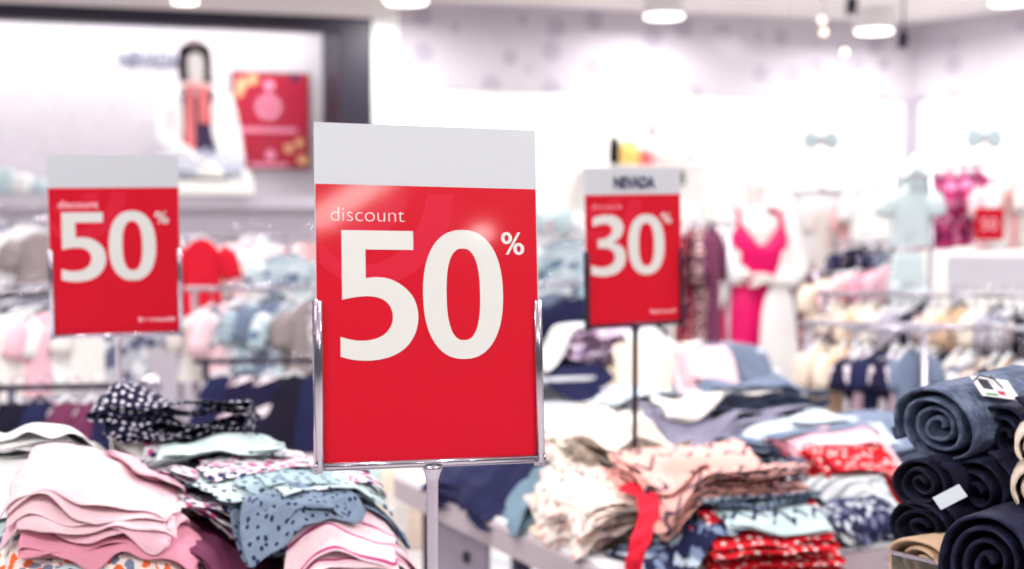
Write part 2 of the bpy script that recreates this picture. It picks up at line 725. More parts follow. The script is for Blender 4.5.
def lay_garment(pile, name, label, mat, px, py, zz, L=0.24, D=0.28, layers=3, gap=0.008, rot=0.0, wr=0.006, cat='clothing', group=None,
                crease=10.0, stretch=0.3, flap=None, ribbon=None, smooth=4, jit=0.012, ny=22, nx=14, taper=0.0, xy=None):
    """Lay a folded garment on a pile, centred where the photo shows it (zz = its expected height)."""
    SEED[0] += 1
    gap, wr = gap * GAPS[0], wr * GAPS[1]
    if xy:
        x, y = xy
    else:
        q = P(px, 300, py)          # py is the depth in the shop
        x, y = q.x, q.y
    thick = 2 * (zz - pile.mean(x, y, int(min(L, D) * 0.4 / pile.res)) - 0.006)      # how thick it must be to lie where it should
    gap = min(max(gap, .006), .011)
    layers = int(min(max(round(thick / gap), 2), 8))
    gap = min(max(thick / layers, .0052), .014)
    pts, faces, uvs = folded(L, D, layers, gap, wr, SEED[0], nx, ny, crease, jit, stretch, taper=taper)
    W = pile.lay(pts, x, y, math.radians(rot), smooth, 0.0, zz + max(thick, 0.02) * 0.5 + 0.02)
    org = (x, y, float(W[:, 2].min()))
    if DEBUG: print('LAY %-60s want %.3f got %.3f  y %.2f' % (label[:60], zz, float(np.mean(W[:, 2])), y))
    o = cloth_obj(name, W, faces, uvs, mat, org)
    tag(o, label, cat, group)
    if flap:        # a sleeve or collar folded over the top, its own part
        nm, fx, fy, fl, fd, fr, fm = flap
        SEED[0] += 1
        p2, f2, u2 = folded(fl, fd, 2, 0.005, wr * 0.7, SEED[0], 8, 12, crease, 0.004, stretch)
        a = math.radians(rot)
        W2 = pile.lay(p2, x + fx * math.cos(a) - fy * math.sin(a), y + fx * math.sin(a) + fy * math.cos(a), a + math.radians(fr), 3)
        cloth_obj(nm, W2, f2, u2, fm or mat, org, o)
    return o


# ------------------------------------------------------------------ hanging clothes
def loft_pts(prof, n, ripple=0.0, k=5, seed=0, phi0=0.0, phi1=2 * math.pi, tilt=0.0):
    """prof: list of (z, half width, half depth, x shift, y shift)."""
    r = random.Random(seed)
    ph = [r.uniform(0, 6.28) for _ in range(3)]
    closed = abs(phi1 - phi0 - 2 * math.pi) < 1e-6
    m = n if closed else n + 1
    pts, uvs = [], []
    z0 = prof[0][0]
    zr = max(1e-6, abs(prof[-1][0] - z0))
    for (z, wx, wy, sx, sy) in prof:
        t = abs(z - z0) / zr
        for i in range(m):
            a = phi0 + (phi1 - phi0) * i / n
            f = 1 + ripple * (t ** 0.8) * (math.sin(k * a + ph[0]) + 0.5 * math.sin((2 * k + 1) * a + ph[1] + 3 * t) + 0.35 * math.sin(3 * a + ph[2]))
            fy = 1 + ripple * 1.6 * (t ** 0.8) * math.sin(k * a + ph[0])
            ca, sa = math.cos(a), math.sin(a)
            e = 0.75
            pts.append((sx + wx * f * math.copysign(abs(ca) ** e, ca), sy + wy * fy * math.copysign(abs(sa) ** e, sa), z))
            uvs.append((a * max(wx, 0.05) * 0.8, z))
    faces = []
    for i in range(len(prof) - 1):
        for j in range(m if closed else m - 1):
            b = (j + 1) % m
            faces.append((i * m + j, i * m + b, (i + 1) * m + b, (i + 1) * m + j))
    return pts, faces, uvs


def xform(pts, origin, rz):
    c, s = math.cos(rz), math.sin(rz)
    return [(origin[0] + x * c - y * s, origin[1] + x * s + y * c, origin[2] + z) for x, y, z in pts]


M_CHROME = base_mat('chrome', (206, 200, 214), 0.16, 1.0, vary=0.03)
M_STEEL = base_mat('brushed_steel', (170, 166, 178), 0.3, 1.0, vary=0.05)
M_HANGER = base_mat('clear_white_plastic', (222, 224, 228), 0.25, vary=0.03)
M_DARKRAIL = base_mat('dark_metal', (48, 42, 62), 0.35, 0.6, vary=0.06)


def hanger(parent, w, mat=None, dark=False):
    bm = tube_bm([(-w, 0, -0.045), (-w * 0.55, 0, -0.018), (0, 0, 0.004), (w * 0.55, 0, -0.018), (w, 0, -0.045)], 0.006, 8)
    hook = [(0, 0, 0.0), (0, 0, 0.035)] + [(0.018 - 0.018 * math.cos(a), 0, 0.04 + 0.018 * math.sin(a)) for a in (0.4, 0.9, 1.5, 2.1, 2.7, 3.2)]
    o = from_bm('hanger', bm, mat or (M_DARKRAIL if dark else M_HANGER), parent, True)
    from_bm('hook', tube_bm(hook, 0.0022, 6), M_CHROME, o, True)
    return o


def hung_garment(name, kind, loc, rz, w, h, mat, label, cat='clothing', group=None, sleeve=0.14, seed=0, dark=False, sl_mat=None, ripple=0.06, hang=True):
    """loc: neck point just under the hanger hook. kind: top, dress, camisole, trousers, skirt."""
    t = empty(name, loc, label, cat, group, rz)
    r = random.Random(seed)
    th = w * 0.28
    if kind == 'trousers':
        prof = [(-0.03, w * .8, th * .8, 0, 0), (-0.08, w * .84, th * .9, 0, 0), (-h * .3, w * .95, th, 0, 0), (-h * .36, w * .97, th, 0, 0)]
        p, f, u = loft_pts(prof, 24, ripple * .5, 4, seed)
        cloth_obj('waist', p, f, u, mat, (0, 0, 0), t, 0.003, 1)
        for s in (-1, 1):
            prof = [(-h * .33, w * .5, th * 1.02, s * w * .47, 0), (-h * .6, w * .42, th * .95, s * w * .5, 0), (-h * .85, w * .38, th * .9, s * w * .52, 0), (-h, w * .38, th * .9, s * w * .53, 0)]
            p, f, u = loft_pts(prof, 18, ripple, 4, seed + s)
            cloth_obj('trouser_leg', p, f, u, mat, (0, 0, 0), t, 0.003, 1)
        if hang:
            hanger(t, w * 0.8, dark=dark)
        return t
    k = dict(top=(1.0, 0.94, 0.98, 1.04), dress=(0.8, 0.62, 1.0, 1.35), camisole=(0.62, 0.7, 0.95, 1.15), skirt=(0.55, 0.6, 0.95, 1.3))[kind]
    prof = [(-0.012, w * .34, th * .45, 0, 0), (-0.025, w * .55 * k[0], th * .6, 0, 0), (-0.05, w * .93 * k[0], th * .8, 0, 0), (-0.10, w * k[0], th * .95, 0, 0),
            (-h * .45, w * k[1], th, 0, 0), (-h * .62, w * (k[1] + k[2]) / 2, th * 1.05, 0, 0), (-h * .82, w * k[2], th * 1.1, 0, 0), (-h * .97, w * k[3], th * 1.15, 0, 0), (-h, w * k[3], th * 1.1, 0, 0)]
    prof.sort(key=lambda q: -q[0])
    p, f, u = loft_pts(prof, 32, ripple, 5 + seed % 3, seed)
    cloth_obj('body', p, f, u, mat, (0, 0, 0), t, 0.003, 1)
    if kind in ('top', 'dress') and sleeve > 0:
        for s in (-1, 1):
            a = 0.28 + r.uniform(-.06, .1)
            x0, z0 = s * w * .86 * k[0], -0.055
            pts = [(x0, 0, z0)] + [(x0 + s * (0.025 + math.sin(a) * sleeve * q), -0.012 * q, z0 - 0.01 - math.cos(a) * sleeve * q) for q in (.2, .45, .7, 1.0)]
            bm = tube_bm(pts, [0.034, 0.042, 0.041, 0.038, 0.038], 12)
            bmesh.ops.scale(bm, vec=(1, .75, 1), verts=bm.verts)
            me_o = from_bm('sleeve', bm, sl_mat or mat, t, True)
            uvl = me_o.data.uv_layers.new(name='UVMap')
            for lp in me_o.data.loops:
                co = me_o.data.vertices[lp.vertex_index].co
                uvl.data[lp.index].uv = (co.x + co.y, co.z)
    elif kind == 'camisole':
        for s in (-1, 1):
            from_bm('strap', tube_bm([(s * w * .3, 0, -.045), (s * w * .28, 0, -.02), (s * w * .2, 0, 0.0)], 0.006, 6), mat, t, True)
    if hang:
        hanger(t, w * 0.82 * k[0], dark=dark)
    return t


def clothes_rack(label, x0, x1, y0, y1, z, mat, knob=False, group=None):
    """Straight garment rail on two uprights."""
    c = Vector(((x0 + x1) / 2, (y0 + y1) / 2, 0))
    t = empty('clothes_rack', c, label, 'clothes rack', group)
    a, b = Vector((x0, y0, 0)) - c, Vector((x1, y1, 0)) - c
    zz = Vector((0, 0, z))
    d = (b - a).normalized()
    q = Vector((-d.y, d.x, 0))
    from_bm('rail', tube_bm([a - d * .03 + zz, b + d * .03 + zz], 0.0085, 12), mat, t, True)
    for e in (a, b):
        from_bm('post', tube_bm([e + Vector((0, 0, .03)), e + zz], 0.010, 12), mat, t, True)
        from_bm('foot', tube_bm([e - q * .22 + Vector((0, 0, .018)), e + Vector((0, 0, .03)), e + q * .22 + Vector((0, 0, .018))], 0.016, 10), mat, t, True)
        if not knob:
            continue
        bmk = lathe_bm([(0, 0.03), (.018, .026), (.026, .01), (.026, -.01), (.018, -.026), (0, -.03)], 16)
        bmesh.ops.translate(bmk, vec=e + zz + (d * -.05 if e is a else d * .05), verts=bmk.verts)
        from_bm('end_knob', bmk, M_CHROME, t, True)
    return t

# ------------------------------------------------------------------ sign stands
M_RED = base_mat('red_print', (210, 0, 36), 0.5, spec=0.2, coat=0.55, vary=0.02)
M_RED2 = base_mat('lighter_red_print', (216, 26, 56), 0.5, spec=0.2, coat=0.55, vary=0.02)
M_CARD = base_mat('white_card', (208, 212, 219), 0.5, vary=0.01)
M_INK = base_mat('white_print', (226, 226, 223), 0.45, coat=0.3, vary=0.01)
M_PINKINK = base_mat('pink_print', (255, 196, 206), 0.45, vary=0.01)
M_NAVYINK = base_mat('navy_print', (38, 34, 84), 0.5, vary=0.01)


def smooth_loop(pts, n=6, sharp=()):
    """Catmull-Rom through the points; those listed in sharp stay corners."""
    out = []
    k = len(pts)
    for i in range(k):
        p1, p2 = pts[i], pts[(i + 1) % k]
        p0 = pts[i - 1] if i not in sharp else p1
        p3 = pts[(i + 2) % k] if (i + 1) % k not in sharp else p2
        if i in sharp and (i + 1) % k in sharp:
            out.append(p1)
            continue
        for j in range(n):
            t = j / n
            out.append(tuple(0.5 * ((2 * b) + (-a + c) * t + (2 * a - 5 * b + 4 * c - d) * t * t + (-a + 3 * b - 3 * c + d) * t ** 3) for a, b, c, d in zip(p0, p1, p2, p3)))
    return out


def sup_ell(x0, x1, y0, y1, e=2.3, n=56):
    cx, cy, rx, ry = (x0 + x1) / 2, (y0 + y1) / 2, (x1 - x0) / 2, (y1 - y0) / 2
    return [(cx + rx * math.copysign(abs(math.cos(a)) ** (2 / e), math.cos(a)), cy + ry * math.copysign(abs(math.sin(a)) ** (2 / e), math.sin(a))) for a in (2 * math.pi * i / n for i in range(n))]


FIVE = smooth_loop([(340, 229), (410, 229), (410, 248), (363, 248), (363, 276.5), (374, 275.5), (387, 277.5), (400, 285), (410, 297), (414, 314), (411, 331), (402, 345), (388, 354), (370, 358), (352, 357.5), (338, 354),
                    (338, 334.5), (352, 338), (366, 338), (378, 334), (386, 326), (389, 315), (386, 304), (378, 297), (366, 294.5), (352, 295.5), (340, 298)], 5, (0, 1, 2, 3, 4, 15, 16, 26))
ZERO = [sup_ell(419, 500, 227, 358), sup_ell(442.5, 476.5, 246, 339, 2.5)[::-1]]
THREE = smooth_loop([(342, 233), (358, 228), (376, 227), (392, 230), (404, 240), (409, 254), (406, 268), (398, 279), (385, 287), (400, 292), (410, 303), (413, 318), (410, 334), (400, 347), (386, 355), (368, 358), (352, 357), (337, 353),
                     (337, 333), (352, 338), (367, 338.5), (380, 334), (388, 325), (389, 314), (384, 304), (374, 299), (362, 297.5), (353, 297.5), (353, 278.5), (364, 278), (376, 273), (384, 263), (383, 253), (374, 247), (362, 246), (342, 251)],
                    5, (0, 8, 17, 18, 27, 28, 35))
PCT_RINGS = [[sup_ell(499, 510.5, 228.5, 241, 2), sup_ell(502.7, 506.8, 231.5, 238, 2)[::-1]], [sup_ell(511.5, 523, 239.5, 252, 2), sup_ell(515.2, 519.3, 242.5, 249, 2)[::-1]]]
PCT_SLASH = [[(516.2, 228.8), (519.2, 228.8), (506.5, 251.8), (503.5, 251.8)]]


def sign_stand(pos, yaw, pitch, roll, W, H, header, digits, kx, ky, ox, oy, label, base_z, name_text=None, small=None, frame_h=0.485, disc=True, bar_mat=None, pct_shift=(0, 0)):
    """Card in a U shaped metal holder on a post. pos is the bottom middle of the card."""
    bar_mat = bar_mat or M_CHROME
    root = empty('sign_stand', (pos[0], pos[1], base_z), label, 'sign')
    R = Matrix.Rotation(yaw, 4, 'Z') @ Matrix.Rotation(pitch, 4, 'X') @ Matrix.Rotation(roll, 4, 'Y')
    off = Matrix.Translation((0, 0, pos[2] - base_z)) @ R

    def put(o):
        o.data.transform(off)
        return o
    d = 0.0012
    card = put(from_bm('card', box_bm(W, d, H, (0, 0, H / 2)), M_CARD, root))

    def printed(nm, loops, m, lift):
        """loops in the photo's layout of the largest sign (x 315..537, y 122..461), scaled to this card."""
        conv = [[((x - 315) / 222 * kx * W + ox * W - W / 2, H - ((y - 122) / 338 * ky * H + oy * H)) for x, y in lp] for lp in loops]
        if nm == 'watermark':
            conv = [[(min(max(x, -W * .494), W * .494), min(y, H * (1 - header) - .0004)) for x, y in lp] for lp in conv]
        me = poly_mesh(nm, conv, 0.0003)
        o = link_mesh(nm, me, m, card, False)
        o.data.transform(Matrix.Translation((0, -d / 2 - lift, 0)))
        return put(o)

    def flat(nm, x0, x1, y0, y1, m, lift):
        me = poly_mesh(nm, [[(x0 * W - W / 2, H - y0 * H), (x1 * W - W / 2, H - y0 * H), (x1 * W - W / 2, H - y1 * H), (x0 * W - W / 2, H - y1 * H)]], 0.0003)
        o = link_mesh(nm, me, m, card, False)
        o.data.transform(Matrix.Translation((0, -d / 2 - lift, 0)))
        return put(o)
    flat('red_panel', 0.004, 0.996, header, 0.998, M_RED, 0.0003)
    # pale watermark of a large percent sign behind the figures
    arc = lambda cx, cy, r0, r1, a0, a1: [(cx + r1 * math.cos(a), cy + r1 * math.sin(a)) for a in np.linspace(a0, a1, 30)] + [(cx + r0 * math.cos(a), cy + r0 * math.sin(a)) for a in np.linspace(a1, a0, 30)]
    slash = smooth_loop([(425, 191), (451, 191), (448, 215), (438, 240), (420, 262), (398, 278), (374, 286), (350, 284), (332, 273), (319, 262), (319, 240), (335, 256), (356, 263), (378, 260), (398, 248), (412, 230), (420, 212)], 5, (0, 1, 9, 10))
    printed('watermark', [slash], M_RED2, 0.0005)
    printed('watermark', [arc(358, 190, 22, 47, 0.05, 2.4)], M_RED2, 0.0005)
    for g, loops in digits:
        printed('numeral', loops, M_INK, 0.0008)
    for rg in PCT_RINGS:
        printed('percent_ring', [[(x + pct_shift[0], y + pct_shift[1]) for x, y in lp] for lp in rg], M_INK, 0.0008)
    printed('percent_slash', [[(x + pct_shift[0], y + pct_shift[1]) for x, y in lp] for lp in PCT_SLASH], M_INK, 0.0008)

    def words(nm, body, x0, x1, yb, size, m, bold=0.0):
        """Lettering from x0 to x1 (share of the card width), baseline at yb (share of its height)."""
        me = text_mesh(nm, body, size, 0.0003, (x1 - x0) * W, bold)
        mn = min(v.co.x for v in me.vertices)
        o = link_mesh(nm, me, m, card, False)
        o.data.transform(Matrix.Translation((x0 * W - W / 2 - mn, -d / 2 - 0.0008, H - yb * H)))
        return put(o)
    if disc:
        words('lettering', 'discount', *disc)
    if name_text:
        words('heading', *name_text)
    if small:
        words('small_print', *small)
    # the U shaped holder: two side channels and a bottom channel, open towards the card
    fw, fd = 0.0082, 0.008
    hh = H * frame_h
    for s in (-1, 1):
        xs_ = s * (W / 2 - .0018)
        bm = tube_bm([(xs_, -fd / 2 + .0016, -.004), (xs_, -fd / 2 + .0016, hh - .0036), (xs_, -fd / 2 + .0018, hh - .0024)], [fw / 2, fw / 2, fw / 2 - .001], 16)
        box_bm(fw, 0.0016, hh + 0.005, (s * (W / 2 - .0018), fd / 2, hh / 2 - 0.005), 0.0005, bm=bm)
        box_bm(0.0018, fd, hh + 0.005, (s * (W / 2 + .0014), 0, hh / 2 - 0.005), 0.0005, bm=bm)
        put(from_bm('side_channel', bm, bar_mat, root, True))
    bm = tube_bm([(-W / 2 - .0022, -fd / 2 + .0016, -.0003), (W / 2 + .0022, -fd / 2 + .0016, -.0003)], .0034, 16)
    box_bm(W + .0046, 0.0016, 0.0085, (0, fd / 2, 0.0005), 0.0005, bm=bm)
    box_bm(W + .0046, fd, 0.002, (0, 0, -0.0035), 0.0005, bm=bm)
    put(from_bm('bottom_channel', bm, bar_mat, root, True))
    top = pos[2] - base_z - 0.0035
    bm = lathe_bm([(0.0053, 0), (0.0053, top - .014), (0.0066, top - .009), (0.0088, top - .003), (0.0098, top + .0005), (0, top + .0005)], 20)
    from_bm('post', bm, bar_mat, root, True)
    bm = lathe_bm([(0, 0), (0.085, 0), (0.085, 0.004), (0.078, 0.008), (0.012, 0.011), (0.0085, 0.03), (0.0062, 0.034), (0, .034)], 36)
    from_bm('base_plate', bm, bar_mat, root, True)
    return root


R_ = math.radians
DIG50 = [('5', [FIVE]), ('0', ZERO)]
DIG30 = [('3', [THREE]), ('0', ZERO)]
sign_stand((-0.0728, 1.2694, 1.1748), R_(18.85), R_(-6.6), R_(1.06), 0.212, 0.3093, 0.182, DIG50, 1, 1, 0, 0,
           'largest red 50 percent discount sign, in a chrome holder on a post in front', 0.0,
           disc=(0.068, 0.392, 0.290, 0.019, M_INK, -0.0003))
sign_stand((-0.660, 2.336, 1.2007), R_(14.5), R_(2.0), R_(-0.63), 0.21, 0.299, 0.182, DIG50, 0.99, 1.005, -0.013, -0.002,
           'smaller red 50 percent discount sign in front of the wig mannequin', 0.0,
           disc=(0.076, 0.38, 0.292, 0.018, M_PINKINK, 0.0002), small=('Beermuolti', 0.665, 0.945, 0.932, 0.0105, M_PINKINK, 0.0003))
SIGN30 = ((0.236, 2.674, 1.191), R_(24.9), R_(-0.5), R_(-1.1), 0.21, 0.2988)

# ------------------------------------------------------------------ tables
M_TABLE = base_mat('white_laminate', (236, 238, 244), 0.35, vary=0.02)
M_EDGE = base_mat('grey_pink_metal_edge', (184, 170, 178), 0.45, vary=0.04)
M_TDARK = base_mat('dark_table_frame', (40, 34, 60), 0.5, vary=0.08)
M_PLATE = base_mat('grey_bracket', (150, 140, 158), 0.5, vary=0.05)


def table(label, origin, rot, wid, dep, z, mats, legs=True, bracket=False):
    """origin = nearest corner of the top; local x runs along the front, y to the back."""
    t = empty('display_table', (origin[0], origin[1], 0), label, 'table', None, rot)
    from_bm('tabletop', box_bm(wid, dep, 0.012, (wid / 2, dep / 2, z - .006), 0.003), mats[0], t)
    bm = box_bm(wid + .004, .018, .05, (wid / 2, -.002, z - .034), .003)
    from_bm('edge_rail', bm, mats[1], t)
    from_bm('edge_rail', box_bm(wid + .004, .018, .05, (wid / 2, dep + .002, z - .034), .003), mats[1], t)
    from_bm('edge_rail', box_bm(.018, dep - .02, .05, (-.002, dep / 2, z - .034), .003), mats[1], t)
    from_bm('edge_rail', box_bm(.018, dep - .02, .05, (wid + .002, dep / 2, z - .034), .003), mats[1], t)
    for lx in (.07, wid - .07):
        for ly in (.07, dep - .07):
            from_bm('leg', box_bm(.05, .05, z - .06, (lx, ly, (z - .06) / 2), .004), mats[2], t)
    from_bm('lower_shelf', box_bm(wid - .06, dep - .06, .02, (wid / 2, dep / 2, .30), .003), mats[0], t)
    if bracket:
        for ly in (dep * .72,):
            b = from_bm('bracket_plate', box_bm(.012, .30, .16, (.03, ly, z - .14), .004), M_PLATE, t)
            bm = lathe_bm([(0, .010), (.010, .009), (.013, .004), (.013, 0), (0, 0)], 20)
            bmesh.ops.rotate(bm, cent=(0, 0, 0), matrix=Matrix.Rotation(-math.pi / 2, 3, 'Y'), verts=bm.verts)
            bmesh.ops.translate(bm, vec=(.023, ly - .06, z - .125), verts=bm.verts)
            from_bm('bolt', bm, M_TDARK, b, True)
    return t


TR_ROT = R_(26)
TR_N = (0.19, 2.30)
table('display table with a grey metal edge heaped with clothes behind the largest sign', TR_N, TR_ROT, 1.75, 1.05, 0.80, (M_TABLE, M_EDGE, M_TDARK), bracket=True)
TL_N = (-1.35, 1.42)
table('white topped display table under the pink and the dotted stacks of clothes', TL_N, R_(12), 1.26, 0.72, 0.90, (M_TABLE, M_EDGE, M_TDARK))
TB_N = (-0.02, 3.92)
table('white topped display table standing behind the red 30 percent sign', TB_N, R_(17), 0.95, 0.6, 0.86, (M_TABLE, M_EDGE, M_TDARK))

sp = SIGN30[0]
sign_stand(*SIGN30, 0.17, DIG30, 1.045, 1.0, -0.052, -0.014,
           'red 30 percent sign with a navy word on its heading, above the heaped table', 0.80,
           disc=(0.07, 0.38, 0.262, 0.018, M_PINKINK, -0.0004), small=('Beermuolti', 0.66, 0.93, 0.935, 0.0105, M_PINKINK, 0.0002),
           name_text=('NEVADA', 0.30, 0.73, 0.128, 0.030, M_NAVYINK, 0.0014), bar_mat=M_DARKRAIL, pct_shift=(-6, -4))
pile_left = Pile((TL_N[0], TL_N[1], 0.90), R_(12), 1.26, 0.72)
pile_right = Pile((TR_N[0], TR_N[1], 0.80), TR_ROT, 1.75, 1.05)
pile_back = Pile((TB_N[0], TB_N[1], 0.86), R_(17), 0.95, 0.6)


def riser(label, pile, a0, a1, b0, b1, h):
    """Low white board under the clothes, in the table's own frame; the pile rests on it."""
    c, q = math.cos(pile.rot), math.sin(pile.rot)
    am, bm_ = (a0 + a1) / 2, (b0 + b1) / 2
    t = empty('riser', (pile.o.x + am * c - bm_ * q, pile.o.y + am * q + bm_ * c, pile.o.z), label, 'display riser', None, pile.rot)
    from_bm('deck', box_bm(a1 - a0, b1 - b0, .012, (0, 0, h - .006), .003), M_TABLE, t)
    for sx in (-1, 1):
        from_bm('side_board', box_bm(.012, b1 - b0, h - .013, (sx * ((a1 - a0) / 2 - .006), 0, (h - .013) / 2 + .0005), .002), M_TABLE, t)
    k = lambda v: int((v + pile.m) / pile.res)
    pile.H[k(a0):k(a1), k(b0):k(b1)] = pile.o.z + h + .002


riser('low white riser under the heap on the grey edged table', pile_right, .24, 1.60, .46, 1.02, .045)
riser('low white riser under the crumpled clothes of the rear table', pile_back, .06, .90, .06, .56, .07)

# ------------------------------------------------------------------ cloths in the piles
C_WHITE = cloth('white_jersey', (238, 238, 238), vary=0.04)
C_OFFWH = cloth('off_white_jersey', (232, 226, 222), vary=0.05)
C_PINK = cloth('pale_pink_jersey', (240, 204, 212), vary=0.07)
C_PINK2 = cloth('blush_pink_jersey', (232, 184, 198), vary=0.08)
C_PINK3 = cloth('rose_pink_jersey', (226, 150, 172), vary=0.10)
C_PINKRASP = cloth('pink_with_raspberry_stripes', (240, 206, 214), 'stripes', (178, 60, 120), scale=26, th=0.12)
C_MINT = cloth('mint_jersey', (198, 218, 218), vary=0.08)
C_MINTDOT = cloth('mint_dotted', (196, 216, 218), 'dots', (44, 48, 88), scale=62, th=0.2, rnd=0.35)
C_MINTDOT2 = cloth('grey_mint_big_dots', (162, 186, 196), 'dots', (52, 52, 92), scale=60, th=0.22, rnd=0.5)
C_GREYDOT = cloth('blue_grey_dotted', (124, 142, 164), 'dots', (40, 42, 82), scale=84, th=0.21, rnd=0.8)
C_FLOWER = cloth('white_navy_rose_floral', (226, 222, 226), 'floral', (44, 46, 92), (196, 84, 138), scale=66, th=0.36)
C_FLOWER2 = cloth('pale_orange_floral', (236, 226, 218), 'floral', (236, 108, 60), (120, 128, 156), scale=64, th=0.36)
C_FLOWER3 = cloth('purple_white_floral', (226, 214, 226), 'floral', (150, 120, 176), (220, 160, 190), scale=52, th=0.42)
C_BEIGEFL = cloth('cream_small_floral', (238, 222, 212), 'floral', (208, 130, 130), (120, 118, 130), scale=46, th=0.22)
C_CREAMDOT = cloth('cream_with_tan_dots', (242, 232, 222), 'dots', (184, 150, 110), scale=58, th=0.17, rnd=0.4)
C_NAVYDOT = cloth('navy_white_dotted', (22, 20, 52), 'dots', (222, 218, 232), scale=84, th=0.25, rnd=0.5)
C_NAVY = cloth('navy_knit', (32, 34, 72), vary=0.25)
C_NAVYPR = cloth('navy_with_pale_print', (28, 32, 70), 'leaf', (190, 206, 220), (120, 136, 168), scale=44, th=0.34)
C_NAVYPR2 = cloth('navy_with_grey_marks', (30, 32, 66), 'floral', (196, 204, 214), (110, 112, 146), scale=58, th=0.36)
C_BLUEGREY = cloth('blue_grey_jersey', (122, 148, 166), vary=0.14)
C_BLUEPALE = cloth('pale_blue_jersey', (196, 208, 220), vary=0.07)
C_SLATE = cloth('slate_jersey', (112, 124, 148), vary=0.14)
C_GREY = cloth('lilac_grey_jersey', (172, 168, 184), vary=0.09)
C_GREY2 = cloth('mid_grey_jersey', (138, 136, 158), vary=0.12)
C_ZIGPINK = cloth('peach_with_navy_zigzag', (244, 186, 176), 'zigzag', (34, 32, 74), scale=25, th=0.2)
C_ZIGMINT = cloth('mint_with_navy_zigzag', (188, 210, 212), 'zigzag', (32, 32, 74), scale=26, th=0.22)
C_ZIGNAVY = cloth('navy_with_mint_zigzag', (30, 32, 70), 'zigzag', (178, 200, 208), (120, 140, 160), scale=40, th=0.34)
C_REDDOT = cloth('red_with_white_dots', (206, 14, 32), 'dots', (244, 226, 226), scale=44, th=0.2, rnd=0.6)
C_RED = cloth('red_jersey', (214, 24, 50), vary=0.14)
C_CORAL = cloth('coral_jersey', (238, 96, 100), vary=0.10)
C_STRIPE = cloth('pale_grey_striped', (212, 216, 218), 'stripes', (130, 140, 152), scale=52, th=0.3)
C_BEIGE = cloth('beige_jersey', (228, 210, 194), vary=0.08)
C_TAN = cloth('tan_cotton', (212, 180, 150), vary=0.10)
C_CREAM = cloth('cream_jersey', (238, 224, 206), vary=0.06)
C_PLUM = cloth('plum_jersey', (112, 52, 84), vary=0.15)
C_TEAL = cloth('pale_teal_jersey', (194, 213, 219), vary=0.07)

G1, G2, G3, G4 = 'folded clothes in the pink stack', 'folded clothes in the dotted stack', 'folded clothes on the grey edged table', 'crumpled clothes on the rear table'
g = lay_garment
PL, PR, PB = pile_left, pile_right, pile_back

GAPS[:] = [0.8, 1.55]
# --- left table: supporting layers, then the pink stack in front (position across the photo, depth, height)
g(PL, 'folded_shirt', 'lilac shirt lowest on the table under the pink stack', C_GREY, 96, 1.77, .925, .21, .27, 5, .012, 8, .004, 'shirt', G1, 16, .3)
g(PL, 'folded_shirt', 'purple and white floral shirt near the bottom of the pink stack', C_FLOWER3, 96, 1.76, .965, .215, .27, 5, .012, 8, .004, 'shirt', G1, 16, .3)
g(PL, 'folded_shirt', 'cream shirt lowest under the heaped white shirts', C_OFFWH, 22, 2.00, .945, .20, .24, 5, .014, 3, .004, 'shirt', G1, 16, .3)
g(PL, 'folded_shirt', 'off white shirt under the two heaped white shirts', C_OFFWH, 26, 1.99, 1.01, .20, .24, 5, .014, 3, .006, 'shirt', G1, 16, .3)
g(PL, 'folded_shirt', 'pale shirt at the frame edge, low beside the pink stack', C_MINTDOT, -8, 1.80, .945, .17, .25, 3, .010, -6, .006, 'shirt', G1, 16, .3)
g(PL, 'folded_shirt', 'white shirt at the frame edge beside the pink stack', C_WHITE, -2, 1.82, 1.01, .17, .24, 3, .010, -6, .007, 'shirt', G1, 16, .3)
g(PL, 'folded_shirt', 'mint shirt with small navy dots near the bottom of the pink stack', C_MINTDOT, 96, 1.75, .995, .225, .26, 2, .009, 4, .006, 'shirt', G1, 16, .3)
g(PL, 'folded_shirt', 'pale shirt with orange flowers under the pink shirts', C_FLOWER2, 108, 1.755, 1.012, .225, .25, 3, .008, 9, .006, 'shirt', G1, 16, .3)
g(PL, 'folded_shirt', 'rose pink shirt, lowest of the plain pink shirts', C_PINK3, 112, 1.745, 1.026, .19, .21, 2, .007, 12, .007, 'shirt', G1, 16, .3)
g(PL, 'folded_shirt', 'blush pink shirt in the middle of the pink stack', C_PINK2, 98, 1.745, 1.040, .20, .21, 3, .007, 7, .007, 'shirt', G1, 16, .3)
g(PL, 'folded_shirt', 'pale pink shirt second from the top of the pink stack', C_PINK, 96, 1.75, 1.055, .20, .20, 3, .007, 10, .007, 'shirt', G1, 16, .3)
g(PL, 'folded_shirt', 'pale pink shirt with a pointed collar on top of the pink stack', C_PINK, 92, 1.755, 1.070, .185, .19, 3, .008, 6, .008, 'shirt', G1, 16, .3, flap=('collar', .055, .055, .06, .09, 30, C_PINK2))
g(PL, 'folded_shirt', 'white shirt behind the pink stack, second from the top', C_WHITE, 38, 1.98, 1.062, .20, .20, 2, .014, 4, .004, 'shirt', G1, 16, .3)
g(PL, 'folded_shirt', 'rounded white shirt heaped highest behind the pink stack', C_WHITE, 46, 1.97, 1.090, .13, .16, 3, .014, -4, .009, 'shirt', G1, 16, .3)

